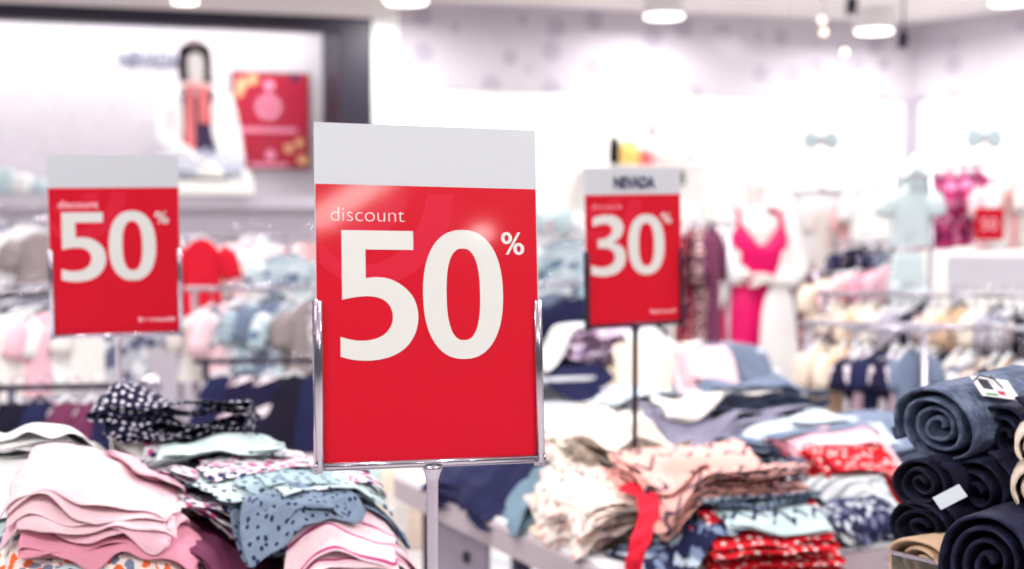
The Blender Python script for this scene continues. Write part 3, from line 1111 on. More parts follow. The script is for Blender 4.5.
# --- the dotted stack, shingled from back to front
GAPS[:] = [0.75, 1.6]
g(PL, 'folded_shirt', 'lilac grey shirt lowest under the navy dotted scarf', C_GREY, 190, 2.13, .95, .20, .18, 5, .014, 14, .004, 'shirt', G2)
g(PL, 'folded_shirt', 'white shirt under the navy dotted scarf', C_OFFWH, 190, 2.12, 1.03, .20, .17, 5, .014, 14, .006, 'shirt', G2)
g(PL, 'folded_shirt', 'lilac floral shirt lowest under the dotted stack', C_FLOWER3, 240, 1.93, .94, .26, .28, 4, .012, 15, .004, 'shirt', G2)
g(PL, 'folded_shirt', 'grey shirt lowest at the corner of the dotted stack, near the sign post', C_GREY, 330, 1.86, .925, .25, .26, 3, .011, 14, .005, 'shirt', G2)
g(PL, 'folded_shirt', 'plum shirt in the dark gap between the pink and the dotted stacks', C_PLUM, 222, 1.80, .955, .14, .20, 3, .010, 20, .006, 'shirt', G2)
g(PL, 'folded_shirt', 'striped pale green and grey shirt folded at the corner by the sign post', C_STRIPE, 352, 1.80, .955, .13, .22, 4, .011, 16, .006, 'shirt', G2)
g(PL, 'folded_shirt', 'white navy and rose floral shirt low in the dotted stack', C_FLOWER, 250, 1.92, .985, .22, .25, 3, .009, 22, .009, 'shirt', G2, 16, .25)
g(PL, 'folded_shirt', 'white shirt with raspberry lines at the corner by the sign post', C_PINKRASP, 345, 1.83, .978, .16, .22, 3, .009, 20, .007, 'shirt', G2)
g(PL, 'folded_shirt', 'mint shirt with big dark dots at the back of the dotted stack', C_MINTDOT2, 240, 1.97, 1.012, .22, .23, 3, .009, 18, .009, 'shirt', G2, 16, .25)
g(PL, 'folded_shirt', 'blue grey dotted shirt sliding off the front of the dotted stack', C_GREYDOT, 258, 1.81, .99, .12, .13, 3, .009, 24, .012, 'shirt', G2, 17, .3)
g(PL, 'folded_shirt', 'white shirt with raspberry lines sliding off the front of the dotted stack', C_PINKRASP, 335, 1.78, .985, .13, .14, 2, .008, 16, .007, 'shirt', G2)
g(PL, 'folded_shirt', 'floral shirt with rose and navy flowers high in the dotted stack', C_FLOWER, 222, 1.95, 1.035, .18, .20, 2, .009, 30, .010, 'shirt', G2, 16, .25)
g(PL, 'folded_shirt', 'pale mint shirt with navy dots across the dotted stack', C_MINTDOT, 282, 1.93, 1.025, .21, .17, 3, .009, 20, .010, 'shirt', G2, 17, .25)
g(PL, 'folded_shirt', 'blue grey shirt with dark dots just below the bottom corner of the largest sign', C_GREYDOT, 322, 1.90, 1.018, .15, .20, 3, .009, 24, .009, 'shirt', G2, 17, .25, ('sleeve', -.05, -.06, .06, .10, 35, C_GREYDOT))
g(PL, 'folded_shirt', 'white shirt with sparse navy dots, topmost beside the corner of the largest sign', C_MINTDOT, 302, 2.0, 1.045, .20, .17, 2, .008, 22, .009, 'shirt', G2, 17, .25)
g(PL, 'folded_shirt', 'small white shirt with navy dots tucked beside the plum shirt', C_MINTDOT, 238, 1.86, 1.015, 0.13, 0.13, 3, .009, 34, .011, 'shirt', G2, 20, .25)
g(PL, 'folded_shirt', 'small floral shirt with rose flowers on the slope of the dotted stack', C_FLOWER, 262, 1.90, 1.030, 0.14, 0.11, 3, .009, 30, .011, 'shirt', G2, 20, .25)
g(PL, 'folded_shirt', 'small grey mint shirt with big dots on the slope of the dotted stack', C_MINTDOT2, 292, 1.86, 1.020, 0.15, 0.12, 3, .009, 28, .011, 'shirt', G2, 20, .25)
g(PL, 'folded_shirt', 'narrow grey mint dotted shirt low on the slope of the dotted stack', C_GREYDOT, 300, 1.80, 1.005, 0.14, 0.09, 3, .009, 26, .011, 'shirt', G2, 20, .25)
g(PL, 'folded_shirt', 'narrow pale mint dotted shirt just above the raspberry lined shirts', C_MINTDOT, 318, 1.84, 1.015, 0.15, 0.08, 3, .009, 26, .011, 'shirt', G2, 20, .25)
g(PL, 'folded_shirt', 'narrow slate shirt near the corner of the largest sign', C_SLATE, 334, 1.93, 1.020, 0.12, 0.08, 3, .009, 24, .011, 'shirt', G2, 20, .25)
g(PL, 'folded_shirt', 'narrow floral shirt near the corner of the largest sign', C_FLOWER, 330, 1.86, 1.010, 0.12, 0.08, 3, .009, 24, .011, 'shirt', G2, 20, .25)
g(PL, 'folded_shirt', 'plain pale mint shirt crumpled at the top back of the dotted stack', C_MINT, 214, 1.955, 1.05, .15, .13, 3, .010, 14, .013, 'shirt', G2, 16, .5)
g(PL, 'folded_scarf', 'navy scarf with dense white dots lying on the dotted stack', C_NAVYDOT, 178, 2.08, 1.105, .19, .12, 4, .012, 14, .009, 'scarf')

# --- grey edged table, from the back to the front
T3 = 'shirt'
GAPS[:] = [0.8, 1.15]
def gr(*a, **k):
    return g(PR, *a, **k)
gr('crumpled_shirt', 'mint shirt crumpled behind the post of the red 30 percent sign', C_MINT, 592, 3.15, .925, .26, .22, 4, .016, 20, .022, T3, G3, 13, .5)
gr('crumpled_shirt', 'off white shirt crumpled beside the post of the red 30 percent sign', C_OFFWH, 655, 3.22, .93, .26, .22, 4, .016, 15, .020, T3, G3, 11, .5)
gr('crumpled_shirt', 'navy shirt crumpled at the far corner of the grey edged table', C_NAVY, 548, 3.16, .90, .16, .22, 5, .016, 18, .020, T3, G3, 11, .5)
gr('folded_trousers', 'dark slate trousers lowest under the pale blue pair', C_SLATE, 835, 3.10, .885, .44, .24, 4, .012, 34, .009, 'trousers', G3)
gr('folded_trousers', 'lilac grey trousers folded at the back of the heap, under the pink dress', C_GREY, 700, 3.32, .90, .46, .22, 4, .012, 24, .010, 'trousers', G3)
gr('folded_trousers', 'mid grey trousers folded at the back of the heap, behind the pale blue pair', C_GREY2, 750, 3.20, .90, .46, .22, 4, .012, 28, .010, 'trousers', G3)
gr('folded_shirt', 'beige shirt under the cream floral shirts at the table edge', C_BEIGE, 592, 2.62, .82, .22, .24, 3, .011, 26, .008, T3, G3)
gr('folded_shirt', 'dark navy shirt at the far table edge, half hidden by the largest sign', C_NAVY, 492, 2.98, .84, .20, .24, 4, .012, 28, .012, T3, G3)
gr('folded_shirt', 'navy printed shirt in the middle of the heap', C_NAVYPR, 708, 2.70, .868, .25, .16, 4, .012, 24, .008, T3, G3)
gr('folded_shirt', 'navy shirt with grey marks lowest at the jeans end of the heap', C_NAVYPR2, 850, 2.62, .83, .26, .20, 4, .012, 22, .008, T3, G3)
gr('folded_shirt', 'red shirt with white dots at the front edge of the table', C_REDDOT, 765, 2.40, .82, .23, .11, 3, .009, 18, .009, T3, G3, 14, .3)
gr('folded_shirt', 'navy shirt with pale leaf print at the nearest corner of the table', C_NAVYPR, 680, 2.41, .836, .18, .16, 3, .010, 24, .010, T3, G3, 14, .3)
gr('folded_shirt', 'cream shirt with a fine floral print below the red 30 percent sign', C_BEIGEFL, 572, 2.92, .895, .22, .24, 3, .012, 20, .010, T3, G3, 12, .4)
gr('folded_trousers', 'slate trousers with one leg trailing, in the middle of the heap', C_SLATE, 795, 2.88, .885, .36, .18, 3, .010, 36, .010, 'trousers', G3)
gr('folded_trousers', 'lilac grey trousers laid across the back of the heap beneath the white coat', C_GREY, 690, 3.30, .955, .42, .13, 3, .010, 24, .011, 'trousers', G3, 13, .2)
gr('folded_trousers', 'mid grey trousers in folds right behind the peach zigzag shirt', C_GREY2, 735, 3.12, .935, .38, .13, 3, .010, 28, .011, 'trousers', G3, 13, .2)
gr('crumpled_scarf', 'navy scarf crumpled under the bottom edge of the largest sign', C_NAVY, 522, 2.88, .865, .22, .18, 4, .012, 18, .016, 'scarf', G3, 15, .4)
gr('crumpled_shirt', 'navy garment crumpled between the ruffled scarf and the cream floral shirt', C_NAVY, 566, 2.80, .86, .12, .17, 4, .011, 30, .014, T3, G3, 15, .4)
gr('crumpled_scarf', 'blue grey ruffled scarf spilling over the grey table edge', C_BLUEGREY, 545, 2.72, .86, .13, .12, 4, .012, 20, .020, 'scarf', G3, 17, .6)
gr('folded_shirt', 'cream floral shirt drooping over the table edge beside the blue grey scarf', C_BEIGEFL, 590, 2.56, .865, .13, .22, 4, .010, 24, .012, T3, G3, 14, .4)
gr('folded_shirt', 'coral garment showing between the pale blue trousers and the peach zigzag shirt', C_CORAL, 780, 2.84, .905, .15, .14, 3, .009, 34, .009, 'clothing', G3)
gr('folded_trousers', 'pink trousers folded lengthwise under the pale blue pair', C_PINK2, 850, 2.86, .905, .32, .11, 3, .009, 36, .008, 'trousers', G3)
gr('folded_shirt', 'navy shirt with grey marks between the red dotted shirt and the slate trousers', C_NAVYPR2, 815, 2.70, .88, .14, .14, 3, .009, 32, .010, T3, G3)
gr('folded_shirt', 'red shirt with sparse pale dots next to the rolled jeans', C_REDDOT, 862, 2.74, .885, .24, .09, 3, .009, 34, .008, T3, G3)
gr('folded_trousers', 'pale blue trousers lying longest across the top of the heap', C_BLUEPALE, 815, 3.02, .955, .40, .14, 4, .011, 34, .010, 'trousers', G3, 12, .2, ('trouser_leg', .03, -.05, .28, .06, 4, C_BLUEPALE))
gr('folded_trousers', 'slate blue trouser leg trailing below the pale blue trousers', C_SLATE, 832, 2.90, .925, .36, .05, 2, .008, 36, .008, 'trousers', G3, 13, .2)
gr('folded_trousers', 'narrow pink trousers just above the red dotted shirt', C_PINK, 866, 2.84, .915, .26, .05, 2, .008, 36, .007, 'trousers', G3)
gr('folded_shirt', 'cream shirt with tan dots lying over the floral shirts', C_CREAMDOT, 618, 2.80, .918, .26, .15, 4, .010, 22, .010, T3, G3, 12, .3)
gr('folded_shirt', 'pale grey striped shirt beside the rolled jeans', C_STRIPE, 858, 2.60, .862, .20, .13, 3, .009, 30, .009, T3, G3, 14, .25)
gr('folded_shirt', 'navy shirt with white marks at the front edge near the clear bin', C_NAVYPR2, 845, 2.54, .835, .22, .11, 3, .009, 22, .010, T3, G3, 14, .3)
gr('folded_shirt', 'navy shirt with mint zigzag lines under the peach zigzag shirt', C_ZIGNAVY, 752, 2.50, .855, .22, .12, 3, .009, 26, .009, T3, G3, 14, .3)
gr('folded_shirt', 'mint shirt with a navy zigzag band over the red dotted shirt', C_ZIGMINT, 770, 2.43, .845, .19, .12, 2, .008, 18, .004, T3, G3)
gr('folded_shirt', 'peach shirt with navy zigzag dashes on top of the heap', C_ZIGPINK, 703, 2.57, .905, .27, .27, 2, .008, 20, .0055, T3, G3, 12, .35, ('sleeve', -.09, -.06, .07, .11, 25, C_ZIGPINK))
gr('folded_shirt', 'red lace trimmed garment tucked under the peach zigzag shirt', C_RED, 650, 2.50, .87, .06, .08, 3, .009, 30, .008, T3, G3)


def ribbon(label, pts, wid, mat):
    """A soft band that hangs down over the heap."""
    P2, U2 = [], []
    n = 26
    vs = [Vector(p) for p in pts]
    for i in range(n):
        q = i / (n - 1) * (len(vs) - 1)
        k = min(int(q), len(vs) - 2)
        c = vs[k].lerp(vs[k + 1], q - k)
        for j in range(5):
            o = (j / 4 - .5) * wid * (1 - .35 * i / n)
            P2.append((c.x + o, c.y + .006 * math.sin(j * 2 + i * .7) - .004, c.z + .003 * math.sin(i * 1.1 + j)))
            U2.append((o, i * .01))
    org = tuple(vs[-1])
    return tag(cloth_obj('ribbon', P2, grid_faces(n, 5), U2, mat, org), label, 'ribbon')


ribbon('red ribbon hanging from the peach zigzag shirt over the table edge', [P(648, 496, 2.42), P(649, 515, 2.36), P(640, 540, 2.29), P(634, 560, 2.26), P(632, 580, 2.255)], .040, C_RED)

# --- rear table behind the 30 percent sign
GAPS[:] = [1.0, 1.0]
def gb(*a, **k):
    return g(PB, *a, **k)
gb('crumpled_shirt', 'pale blue shirt crumpled in the middle of the rear table', C_BLUEPALE, 705, 4.22, .95, .34, .26, 5, .020, 22, .026, T3, G4, 9, .5)
gb('crumpled_shirt', 'beige shirt crumpled in the middle of the rear table', C_BEIGE, 612, 4.20, .95, .26, .24, 4, .020, 30, .022, T3, G4, 9, .5)
gb('crumpled_shirt', 'navy shirt crumpled at the near corner of the rear table', C_NAVY, 560, 4.15, .94, .22, .24, 4, .020, 18, .022, T3, G4, 9, .5)
gb('crumpled_shirt', 'cream shirt at the mannequin end of the rear table', C_CREAM, 690, 4.25, 1.0, .24, .20, 4, .018, 14, .022, T3, G4, 9, .5)
gb('crumpled_shirt', 'lilac floral shirt crumpled high on the rear table below the red 30 percent sign', C_FLOWER3, 600, 4.24, 1.01, .22, .20, 4, .018, 24, .020, T3, G4, 9, .5)
gb('crumpled_shirt', 'white shirt with a raised fold topmost on the rear table', C_WHITE, 664, 4.2, 1.03, .24, .11, 4, .018, 40, .012, T3, G4, 9, .3)
gb('crumpled_shirt', 'white shirt crumpled topmost next to the edge of the largest sign', C_WHITE, 558, 4.22, 1.03, .20, .18, 4, .018, 10, .020, T3, G4, 9, .5)
gb('crumpled_shirt', 'small cream shirt crumpled under the raised white fold', C_CREAM, 650, 4.12, .98, .16, .14, 4, .016, 50, .020, T3, G4, 13, .5)
gb('crumpled_shirt', 'small slate shirt crumpled at the mannequin end of the rear table', C_SLATE, 735, 4.2, .98, .18, .14, 4, .016, 30, .020, T3, G4, 13, .5)
gb('crumpled_shirt', 'small peach shirt crumpled at the mannequin end of the rear table', C_PINK, 705, 4.12, .955, .14, .12, 4, .016, 10, .020, T3, G4, 13, .5)
gr('folded_trousers', 'pale grey trousers with one dark crease at the back of the heap', C_BLUEPALE, 655, 3.24, .975, .30, .10, 3, .010, 30, .013, 'trousers', G3, 15, .2)
gr('folded_trousers', 'slate trousers folded narrow at the back of the heap', C_SLATE, 765, 3.24, .965, .30, .08, 3, .010, 30, .012, 'trousers', G3, 15, .2)
gr('folded_trousers', 'off white trousers folded narrow at the back of the heap', C_OFFWH, 715, 3.16, .965, .30, .08, 3, .010, 26, .012, 'trousers', G3, 15, .2)
gr('rolled_sock', 'small coral pink roll of cloth at the foot of the red 30 percent sign post', C_CORAL, 628, 2.98, .93, .07, .06, 3, .012, 10, .004, 'sock')

# ------------------------------------------------------------------ rolled jeans
J_BLUE = cloth('blue_grey_denim', (66, 76, 104), 'denim', (128, 142, 166), rough=0.85)
J_BLACK = cloth('blue_black_denim', (20, 20, 42), 'denim', (48, 50, 82), rough=0.85)
J_BLACK2 = cloth('black_denim', (14, 13, 32), 'denim', (34, 34, 62), rough=0.85)
M_TAGW = base_mat('white_tag_card', (236, 234, 236), 0.5, vary=0.01)
M_TAGG = base_mat('pale_grey_label', (196, 206, 214), 0.5, vary=0.02)
M_TAGINK = base_mat('black_tag_print', (24, 22, 40), 0.5)
M_TAGRED = base_mat('red_tag_print', (200, 20, 50), 0.5)
M_TAGGREEN = base_mat('green_tag_print', (60, 150, 90), 0.5)


def rolled(name, label, c, axis_deg, length, rx, rz, mat, turns=3.4, tilt=0.0, seed=0, cat='jeans', group='rolled trousers in the clear bin', tag_=None, hem=True, pitch=0.0):
    """Trousers rolled up: a spiral sheet, the spiral showing at the near end. c = centre, axis from the near end backwards."""
    r = random.Random(seed)
    n, m = int(turns * 30), 16
    pts, uvs = [], []
    ox, oy = r.uniform(0, 30), r.uniform(0, 30)
    step = 1.0 / (turns + 0.35)
    d = 0.0
    for i in range(n):
        a = 2 * math.pi * turns * i / (n - 1)
        rad = (0.42 * step + (1 - 0.42 * step) * (i / (n - 1)))
        for j in range(m):
            y = (j / (m - 1) - .5) * length
            wob = noise.noise(Vector((math.cos(a) * 1.2 + ox, math.sin(a) * 1.2 + rad * 2, y * 7 + oy)))
            wob2 = noise.noise(Vector((math.cos(a) * 4 + ox, math.sin(a) * 4, y * 26 + oy)))
            q = rad * (1 + .05 * wob + .022 * wob2)
            sq = 1 + .06 * math.sin(2 * a + ox)
            x = q * rx * math.cos(a) * sq
            z = q * rz * math.sin(a)
            z = max(z, -rz * .93)
            yy = y + .010 * noise.noise(Vector((rad * 4 + ox, a * .35, 2))) + (0.006 * (1 - rad) if j == 0 else 0)
            pts.append((x, yy, z))
            uvs.append((a * rad * rx + ox, y + oy))
    M = Matrix.Translation(c) @ Matrix.Rotation(R_(axis_deg), 4, 'Z') @ Matrix.Rotation(R_(pitch), 4, 'X') @ Matrix.Rotation(R_(tilt), 4, 'Y')
    W = [tuple(M @ Vector(p)) for p in pts]
    o = cloth_obj(name, W, grid_faces(n, m), uvs, mat, tuple(c), None, 0.0052, 1)
    o.modifiers['thickness'].offset = -1 if False else 0
    tag(o, label, cat, group)
    if hem:     # stitched outer hem band along the loose edge
        a1 = 2 * math.pi * turns
        hp, hu = [], []
        for i in range(6):
            a = a1 - .30 + .30 * i / 5
            for j in range(m):
                y = (j / (m - 1) - .5) * length * .995
                hp.append(tuple(M @ Vector((1.035 * rx * math.cos(a), y, 1.035 * rz * math.sin(a)))))
                hu.append((i * .004 + ox, y))
        cloth_obj('hem', hp, grid_faces(6, m), hu, mat, tuple(c), o, 0.003, 0)
    return o, M


def swing_tag(M, label, loc, w, h, rot, mat, marks=True):
    """Card tag lying on a roll; loc and rot are in the roll's own frame."""
    T = M @ Matrix.Translation(loc) @ Matrix.Rotation(rot[0], 4, 'X') @ Matrix.Rotation(rot[1], 4, 'Y') @ Matrix.Rotation(rot[2], 4, 'Z')
    t = empty('swing_tag', T.translation, label, 'price tag')
    T0 = T.copy()
    T0.translation = (0, 0, 0)

    def put(o):
        o.data.transform(T0)
        return o
    bm = box_bm(w, h, .0008, (0, 0, 0), .0003, 1)
    card = put(from_bm('tag_card', bm, mat, t))
    if marks:
        for nm, x, y, sx, sy, m in (('print', -.22, .12, .26, .5, M_TAGINK), ('print', .08, -.25, .18, .18, M_TAGRED), ('print', -.22, -.38, .3, .1, M_TAGGREEN)):
            put(from_bm(nm, box_bm(w * sx, h * sy, .0004, (x * w, y * h, .0007)), m, card))
        cord = [(-.5 * w, .2 * h, .001), (-.30 * w, .45 * h, .004), (.02 * w, .30 * h, .005), (.12 * w, -.1 * h, .004), (.02 * w, .55 * h, .003)]
        put(from_bm('cord', tube_bm(cord, .0009, 6), M_TAGINK, t, True))
    return t


JY = 1.62
GJ = 'rolled trousers in the clear bin'
def jc(px, py, Y):
    return P(px, py, Y)
o1, M1 = rolled('rolled_jeans', 'faded blue grey rolled jeans with a white tag, topmost of the stack', jc(984, 414, 1.70), -52, .20, .062, .048, J_BLUE, 3.6, 8, 1, pitch=4)
swing_tag(M1, 'white tag with red and black print on the topmost rolled jeans', (.066 * .50, -.035, .052 * .89), .058, .034, (0, R_(31), R_(70)), M_TAGW)
rolled('rolled_jeans', 'blue black rolled jeans at the frame edge, pressed against the topmost pair', jc(1040, 432, 1.66), -52, .16, .050, .050, J_BLACK, 3.2, 0, 2)
rolled('rolled_jeans', 'dark rolled jeans directly below the faded topmost pair', jc(972, 476, 1.69), -58, .19, .050, .036, J_BLACK2, 3.2, 0, 3)
rolled('rolled_jeans', 'blue black rolled jeans below the frame edge pair, level with the tan ends', jc(1018, 484, 1.66), -52, .18, .052, .050, J_BLACK, 3.2, 0, 4)
o5, M5 = rolled('rolled_jeans', 'dark rolled jeans with a pale label tucked above, just over the beige roll', jc(972, 518, 1.69), -58, .19, .062, .038, J_BLACK2, 3.2, 0, 5)
rolled('rolled_jeans', 'largest black rolled jeans with its spiral end at the bottom edge of the picture', jc(1022, 548, 1.56), -42, .20, .056, .056, J_BLACK, 3.6, 0, 6)
rolled('rolled_trousers', 'beige rolled trousers behind the clear front of the bin', jc(976, 556, 1.62), -62, .17, .055, .030, C_TAN, 2.6, 0, 7, 'trousers')
rolled('rolled_trousers', 'tan rolled trousers at the frame edge, upper of the two pale ends', jc(1042, 437, 1.58), -20, .14, .026, .026, C_BEIGE, 2.6, 0, 8, 'trousers')
rolled('rolled_trousers', 'tan rolled trousers at the frame edge, lower of the two pale ends', jc(1042, 478, 1.58), -20, .14, .030, .030, C_BEIGE, 2.6, 0, 9, 'trousers')
rolled('rolled_jeans', 'black rolled jeans filling the gap behind the pale label', jc(1012, 510, 1.74), -52, .20, .058, .046, J_BLACK2, 3.2, 0, 10)
swing_tag(Matrix.Translation(jc(950, 497, 1.575)) @ Matrix.Rotation(R_(10), 4, 'Z'), 'pale grey label between the two dark rolled jeans above the beige roll', (0, 0, 0), .034, .018, (R_(48), R_(-26), R_(14)), M_TAGG, False)

# clear bin that holds the rolls, on its own stand
BZ = 1.0054
M_ACRYL = base_mat('clear_acrylic', (235, 242, 244), 0.05, trans=1.0, vary=0.0)
t = empty('display_bin', (0.4455, 1.62, 0), 'clear bin with a metal rim holding the rolled jeans', 'bin', None, R_(36.9))
bw, bd, bz0 = .36, .30, BZ - .043
bx, by = .18, -.15
for (sx, sy, cx, cy) in ((bw, .004, bx, by - bd / 2), (bw, .004, bx, by + bd / 2), (.004, bd, bx - bw / 2, by), (.004, bd, bx + bw / 2, by)):
    from_bm('panel', box_bm(sx, sy, .040, (cx, cy, bz0 + .022), .001), M_ACRYL, t)
for (sx, sy, cx, cy) in ((bw + .008, .006, bx, by - bd / 2), (bw + .008, .006, bx, by + bd / 2), (.006, bd, bx - bw / 2, by), (.006, bd, bx + bw / 2, by)):
    from_bm('rim', box_bm(sx, sy, .005, (cx, cy, BZ + .001), .001), M_CHROME, t)
from_bm('floor_panel', box_bm(bw, bd, .006, (bx, by, bz0), .001), M_ACRYL, t)
for sx in (-1, 1):
    for sy in (-1, 1):
        from_bm('leg', box_bm(.02, .02, bz0 - .003, (bx + sx * (bw / 2 - .02), by + sy * (bd / 2 - .02), (bz0 - .003) / 2), .003), M_CHROME, t)

# ------------------------------------------------------------------ mannequins
M_MANN = base_mat('white_mannequin', (246, 243, 240), 0.3, vary=0.01)
M_HAIR = base_mat('dark_brown_hair', (62, 26, 40), 0.5, vary=0.3, vscale=40)
C_PINKSAT = cloth('hot_pink_satin', (226, 12, 104), vary=0.08, rough=0.35)
C_COAT = cloth('white_wool', (246, 244, 244), vary=0.02)
C_SCARF = cloth('coral_red_scarf', (226, 92, 100), 'stripes', (240, 190, 186), scale=30, th=0.25)
C_DARKTOP = cloth('dark_plum_top', (70, 60, 92), vary=0.15)
C_JEANPALE = cloth('washed_pale_denim', (196, 200, 216), vary=0.08)


def skin_body(parent, joints, edges, mat, root='pelvis', name='body'):
    names = list(joints)
    me = bpy.data.meshes.new(name)
    me.from_pydata([joints[n][0] for n in names], [(names.index(a), names.index(b)) for a, b in edges], [])
    o = bpy.data.objects.new(name, me)
    COL.objects.link(o)
    o.parent = parent
    me.materials.append(mat)
    m = o.modifiers.new('skin', 'SKIN')
    m.use_smooth_shade = True
    for i, n in enumerate(names):
        r = joints[n][1]
        sv = me.skin_vertices[0].data[i]
        sv.radius = r if isinstance(r, tuple) else (r, r)
        sv.use_root = (n == root)
    s = o.modifiers.new('smooth', 'SUBSURF')
    s.levels = s.render_levels = 2
    return o


def hand(parent, wrist, direction, side, mat):
    """Slightly curled hand: palm, four unequal fingers and a thumb from the side of the palm."""
    bm = bmesh.new()
    d = Vector(direction).normalized()
    up = Vector((0, 0, 1)) - d * d.z
    up.normalize()
    sd = d.cross(up) * side
    wv = Vector(wrist)
    bmesh.ops.create_uvsphere(bm, u_segments=14, v_segments=10, radius=1)
    for v in bm.verts:
        c = v.co.copy()
        v.co = wv + d * (.045 + c.x * .052) + sd * c.y * .038 + up * c.z * .017
    for k, (o, ln) in enumerate(((-.028, .062), (-.010, .074), (.010, .070), (.027, .054))):
        b = wv + d * .085 + sd * o
        tube_bm([b - d * .02, b, b + d * ln * .45 - up * .006, b + d * ln * .8 - up * .018, b + d * ln * .95 - up * .030], [.0085, .0085, .0078, .0068, .005], 8, bm)
    b = wv + d * .030 - sd * .030
    tube_bm([b + sd * .01, b - sd * .016 + d * .018 - up * .004, b - sd * .024 + d * .042 - up * .010, b - sd * .022 + d * .060 - up * .014], [.011, .010, .0085, .006], 8, bm)
    return from_bm('hand', bm, mat, parent, True)


def open_loft(name, rings, n, mat, parent, ripple=0.0, k=6, thick=0.004):
    """rings: (z, half width, half depth, x, y, start angle, end angle) in degrees; -90 is the front."""
    pts, uvs = [], []
    for q, (z, wx, wy, sx, sy, a0, a1) in enumerate(rings):
        t = q / (len(rings) - 1)
        for i in range(n + 1):
            a = R_(a0 + (a1 - a0) * i / n)
            f = 1 + ripple * t * math.sin(k * a + 1.3)
            pts.append((sx + wx * f * math.cos(a), sy + wy * f * math.sin(a), z))
            uvs.append((a * wx, z))
    return cloth_obj(name, pts, grid_faces(len(rings), n + 1), uvs, mat, (0, 0, 0), parent, thick, 1)


def wig(parent, c, r, mat, long=0.2):
    bm = bmesh.new()
    bmesh.ops.create_uvsphere(bm, u_segments=32, v_segments=24, radius=1)
    kill = [v for v in bm.verts if (v.co.y < -0.25 and v.co.z < 0.42 and abs(v.co.x) < .93) or v.co.z < -0.55]
    bmesh.ops.delete(bm, geom=kill, context='VERTS')
    for v in bm.verts:
        f = 1 + .05 * noise.noise(v.co * 6)
        drop = (long * max(0, .25 - v.co.z) if v.co.y > -.3 else long * .6 * max(0, .2 - v.co.z)) * (1.7 if v.co.x > .2 else .8)
        v.co = Vector((v.co.x * r * 1.14 * f, v.co.y * r * 1.22 * f + .006, v.co.z * r * 1.30 * f - drop)) + Vector(c)
    o = from_bm('hair', bm, mat, parent, True)
    s = o.modifiers.new('thickness', 'SOLIDIFY')
    s.thickness = .012
    return o


# --- the one in the pink dress
mp = P(754, 300, 7.0)
mq = empty('mannequin', (mp.x, mp.y, 0.0), 'white mannequin in a hot pink satin dress under a long open white coat', 'mannequin', None, R_(12))
J = dict(pelvis=((0, 0, .93), (.125, .10)), waist=((0, 0, 1.09), (.10, .085)), chest=((0, .005, 1.27), (.135, .10)), collar=((0, .01, 1.395), (.075, .07)), neck=((0, 0, 1.455), .045),
         head=((0, -.01, 1.535), (.066, .078)), crown=((0, .005, 1.615), (.062, .074)), nose=((0, -.095, 1.55), .012),
         ls=((-.155, .01, 1.375), .052), le=((-.235, .02, 1.14), .040), lw=((-.075, -.15, 1.105), .027),
         rs=((.155, .01, 1.375), .052), re=((.245, .03, 1.12), .040), rw=((.07, -.15, 1.075), .027),
         lh=((-.085, 0, .86), .088), lk=((-.09, -.01, .48), .055), la=((-.09, .02, .09), .036), lt=((-.10, -.12, .03), .030),
         rh=((.085, 0, .86), .088), rk=((.09, -.01, .48), .055), ra=((.09, .02, .09), .036), rt=((.10, -.12, .03), .030))
E_ = [('pelvis', 'waist'), ('waist', 'chest'), ('chest', 'collar'), ('collar', 'neck'), ('neck', 'head'), ('head', 'crown'), ('head', 'nose'), ('chest', 'ls'), ('ls', 'le'), ('le', 'lw'), ('chest', 'rs'), ('rs', 're'), ('re', 'rw'),
      ('pelvis', 'lh'), ('lh', 'lk'), ('lk', 'la'), ('la', 'lt'), ('pelvis', 'rh'), ('rh', 'rk'), ('rk', 'ra'), ('ra', 'rt')]
skin_body(mq, J, E_, M_MANN)
hand(mq, (-.07, -.152, 1.104), (.9, -.12, -.06), 1, M_MANN)
hand(mq, (.065, -.152, 1.074), (-.9, -.10, .05), -1, M_MANN)
prof = [(1.36, .150, .105, 0, .005), (1.30, .165, .125, 0, 0), (1.24, .163, .130, 0, -.005), (1.16, .140, .115, 0, 0), (1.09, .125, .108, 0, 0), (1.0, .155, .128, 0, 0), (.90, .178, .142, 0, 0), (.78, .186, .148, 0, 0), (.64, .212, .156, -.01, 0)]
pts, fc, uv = loft_pts(prof, 40, .035, 6, 3)
pts = [(x, y, z - (.13 * max(0, 1 - abs(x) / .10) * (1 if y < 0 else 0) * max(0, (z - 1.2) / .16)) - (.05 * max(0, 1 - abs(x) / .13) * (1 if y > 0 else 0) * max(0, (z - 1.3) / .06))) for x, y, z in pts]
dr_ = cloth_obj('dress', pts, fc, uv, C_PINKSAT, (0, 0, 0), mq, .004, 1)
for s in (-1, 1):
    from_bm('shoulder_strap', tube_bm([(s * .115, -.09, 1.345), (s * .11, -.055, 1.41), (s * .105, .02, 1.435), (s * .11, .085, 1.36)], .012, 8), C_PINKSAT, dr_, True)
open_loft('coat', [(1.435, .10, .075, 0, .01, -35, 215), (1.41, .165, .10, 0, .01, -40, 220), (1.33, .185, .13, 0, .01, -48, 228), (1.22, .175, .145, 0, .0, -55, 232), (1.10, .165, .145, 0, 0, -66, 222), (1.0, .19, .165, 0, 0, -96, 200), (.85, .212, .185, .005, 0, -102, 186),
                   (.65, .225, .20, .01, 0, -106, 180), (.45, .235, .215, .015, 0, -106, 176), (.25, .245, .225, .02, 0, -90, 174)], 44, C_COAT, mq, .035, 9)
for pts_, in (([(-.15, .01, 1.385), (-.20, .02, 1.27), (-.237, .02, 1.14), (-.20, -.04, 1.115), (-.11, -.13, 1.105)],), ([(.15, .01, 1.385), (.205, .02, 1.26), (.247, .03, 1.12), (.20, -.04, 1.10), (.105, -.13, 1.08)],)):
    from_bm('sleeve', tube_bm(pts_, [.064, .062, .060, .054, .048], 14), C_COAT, mq, True)
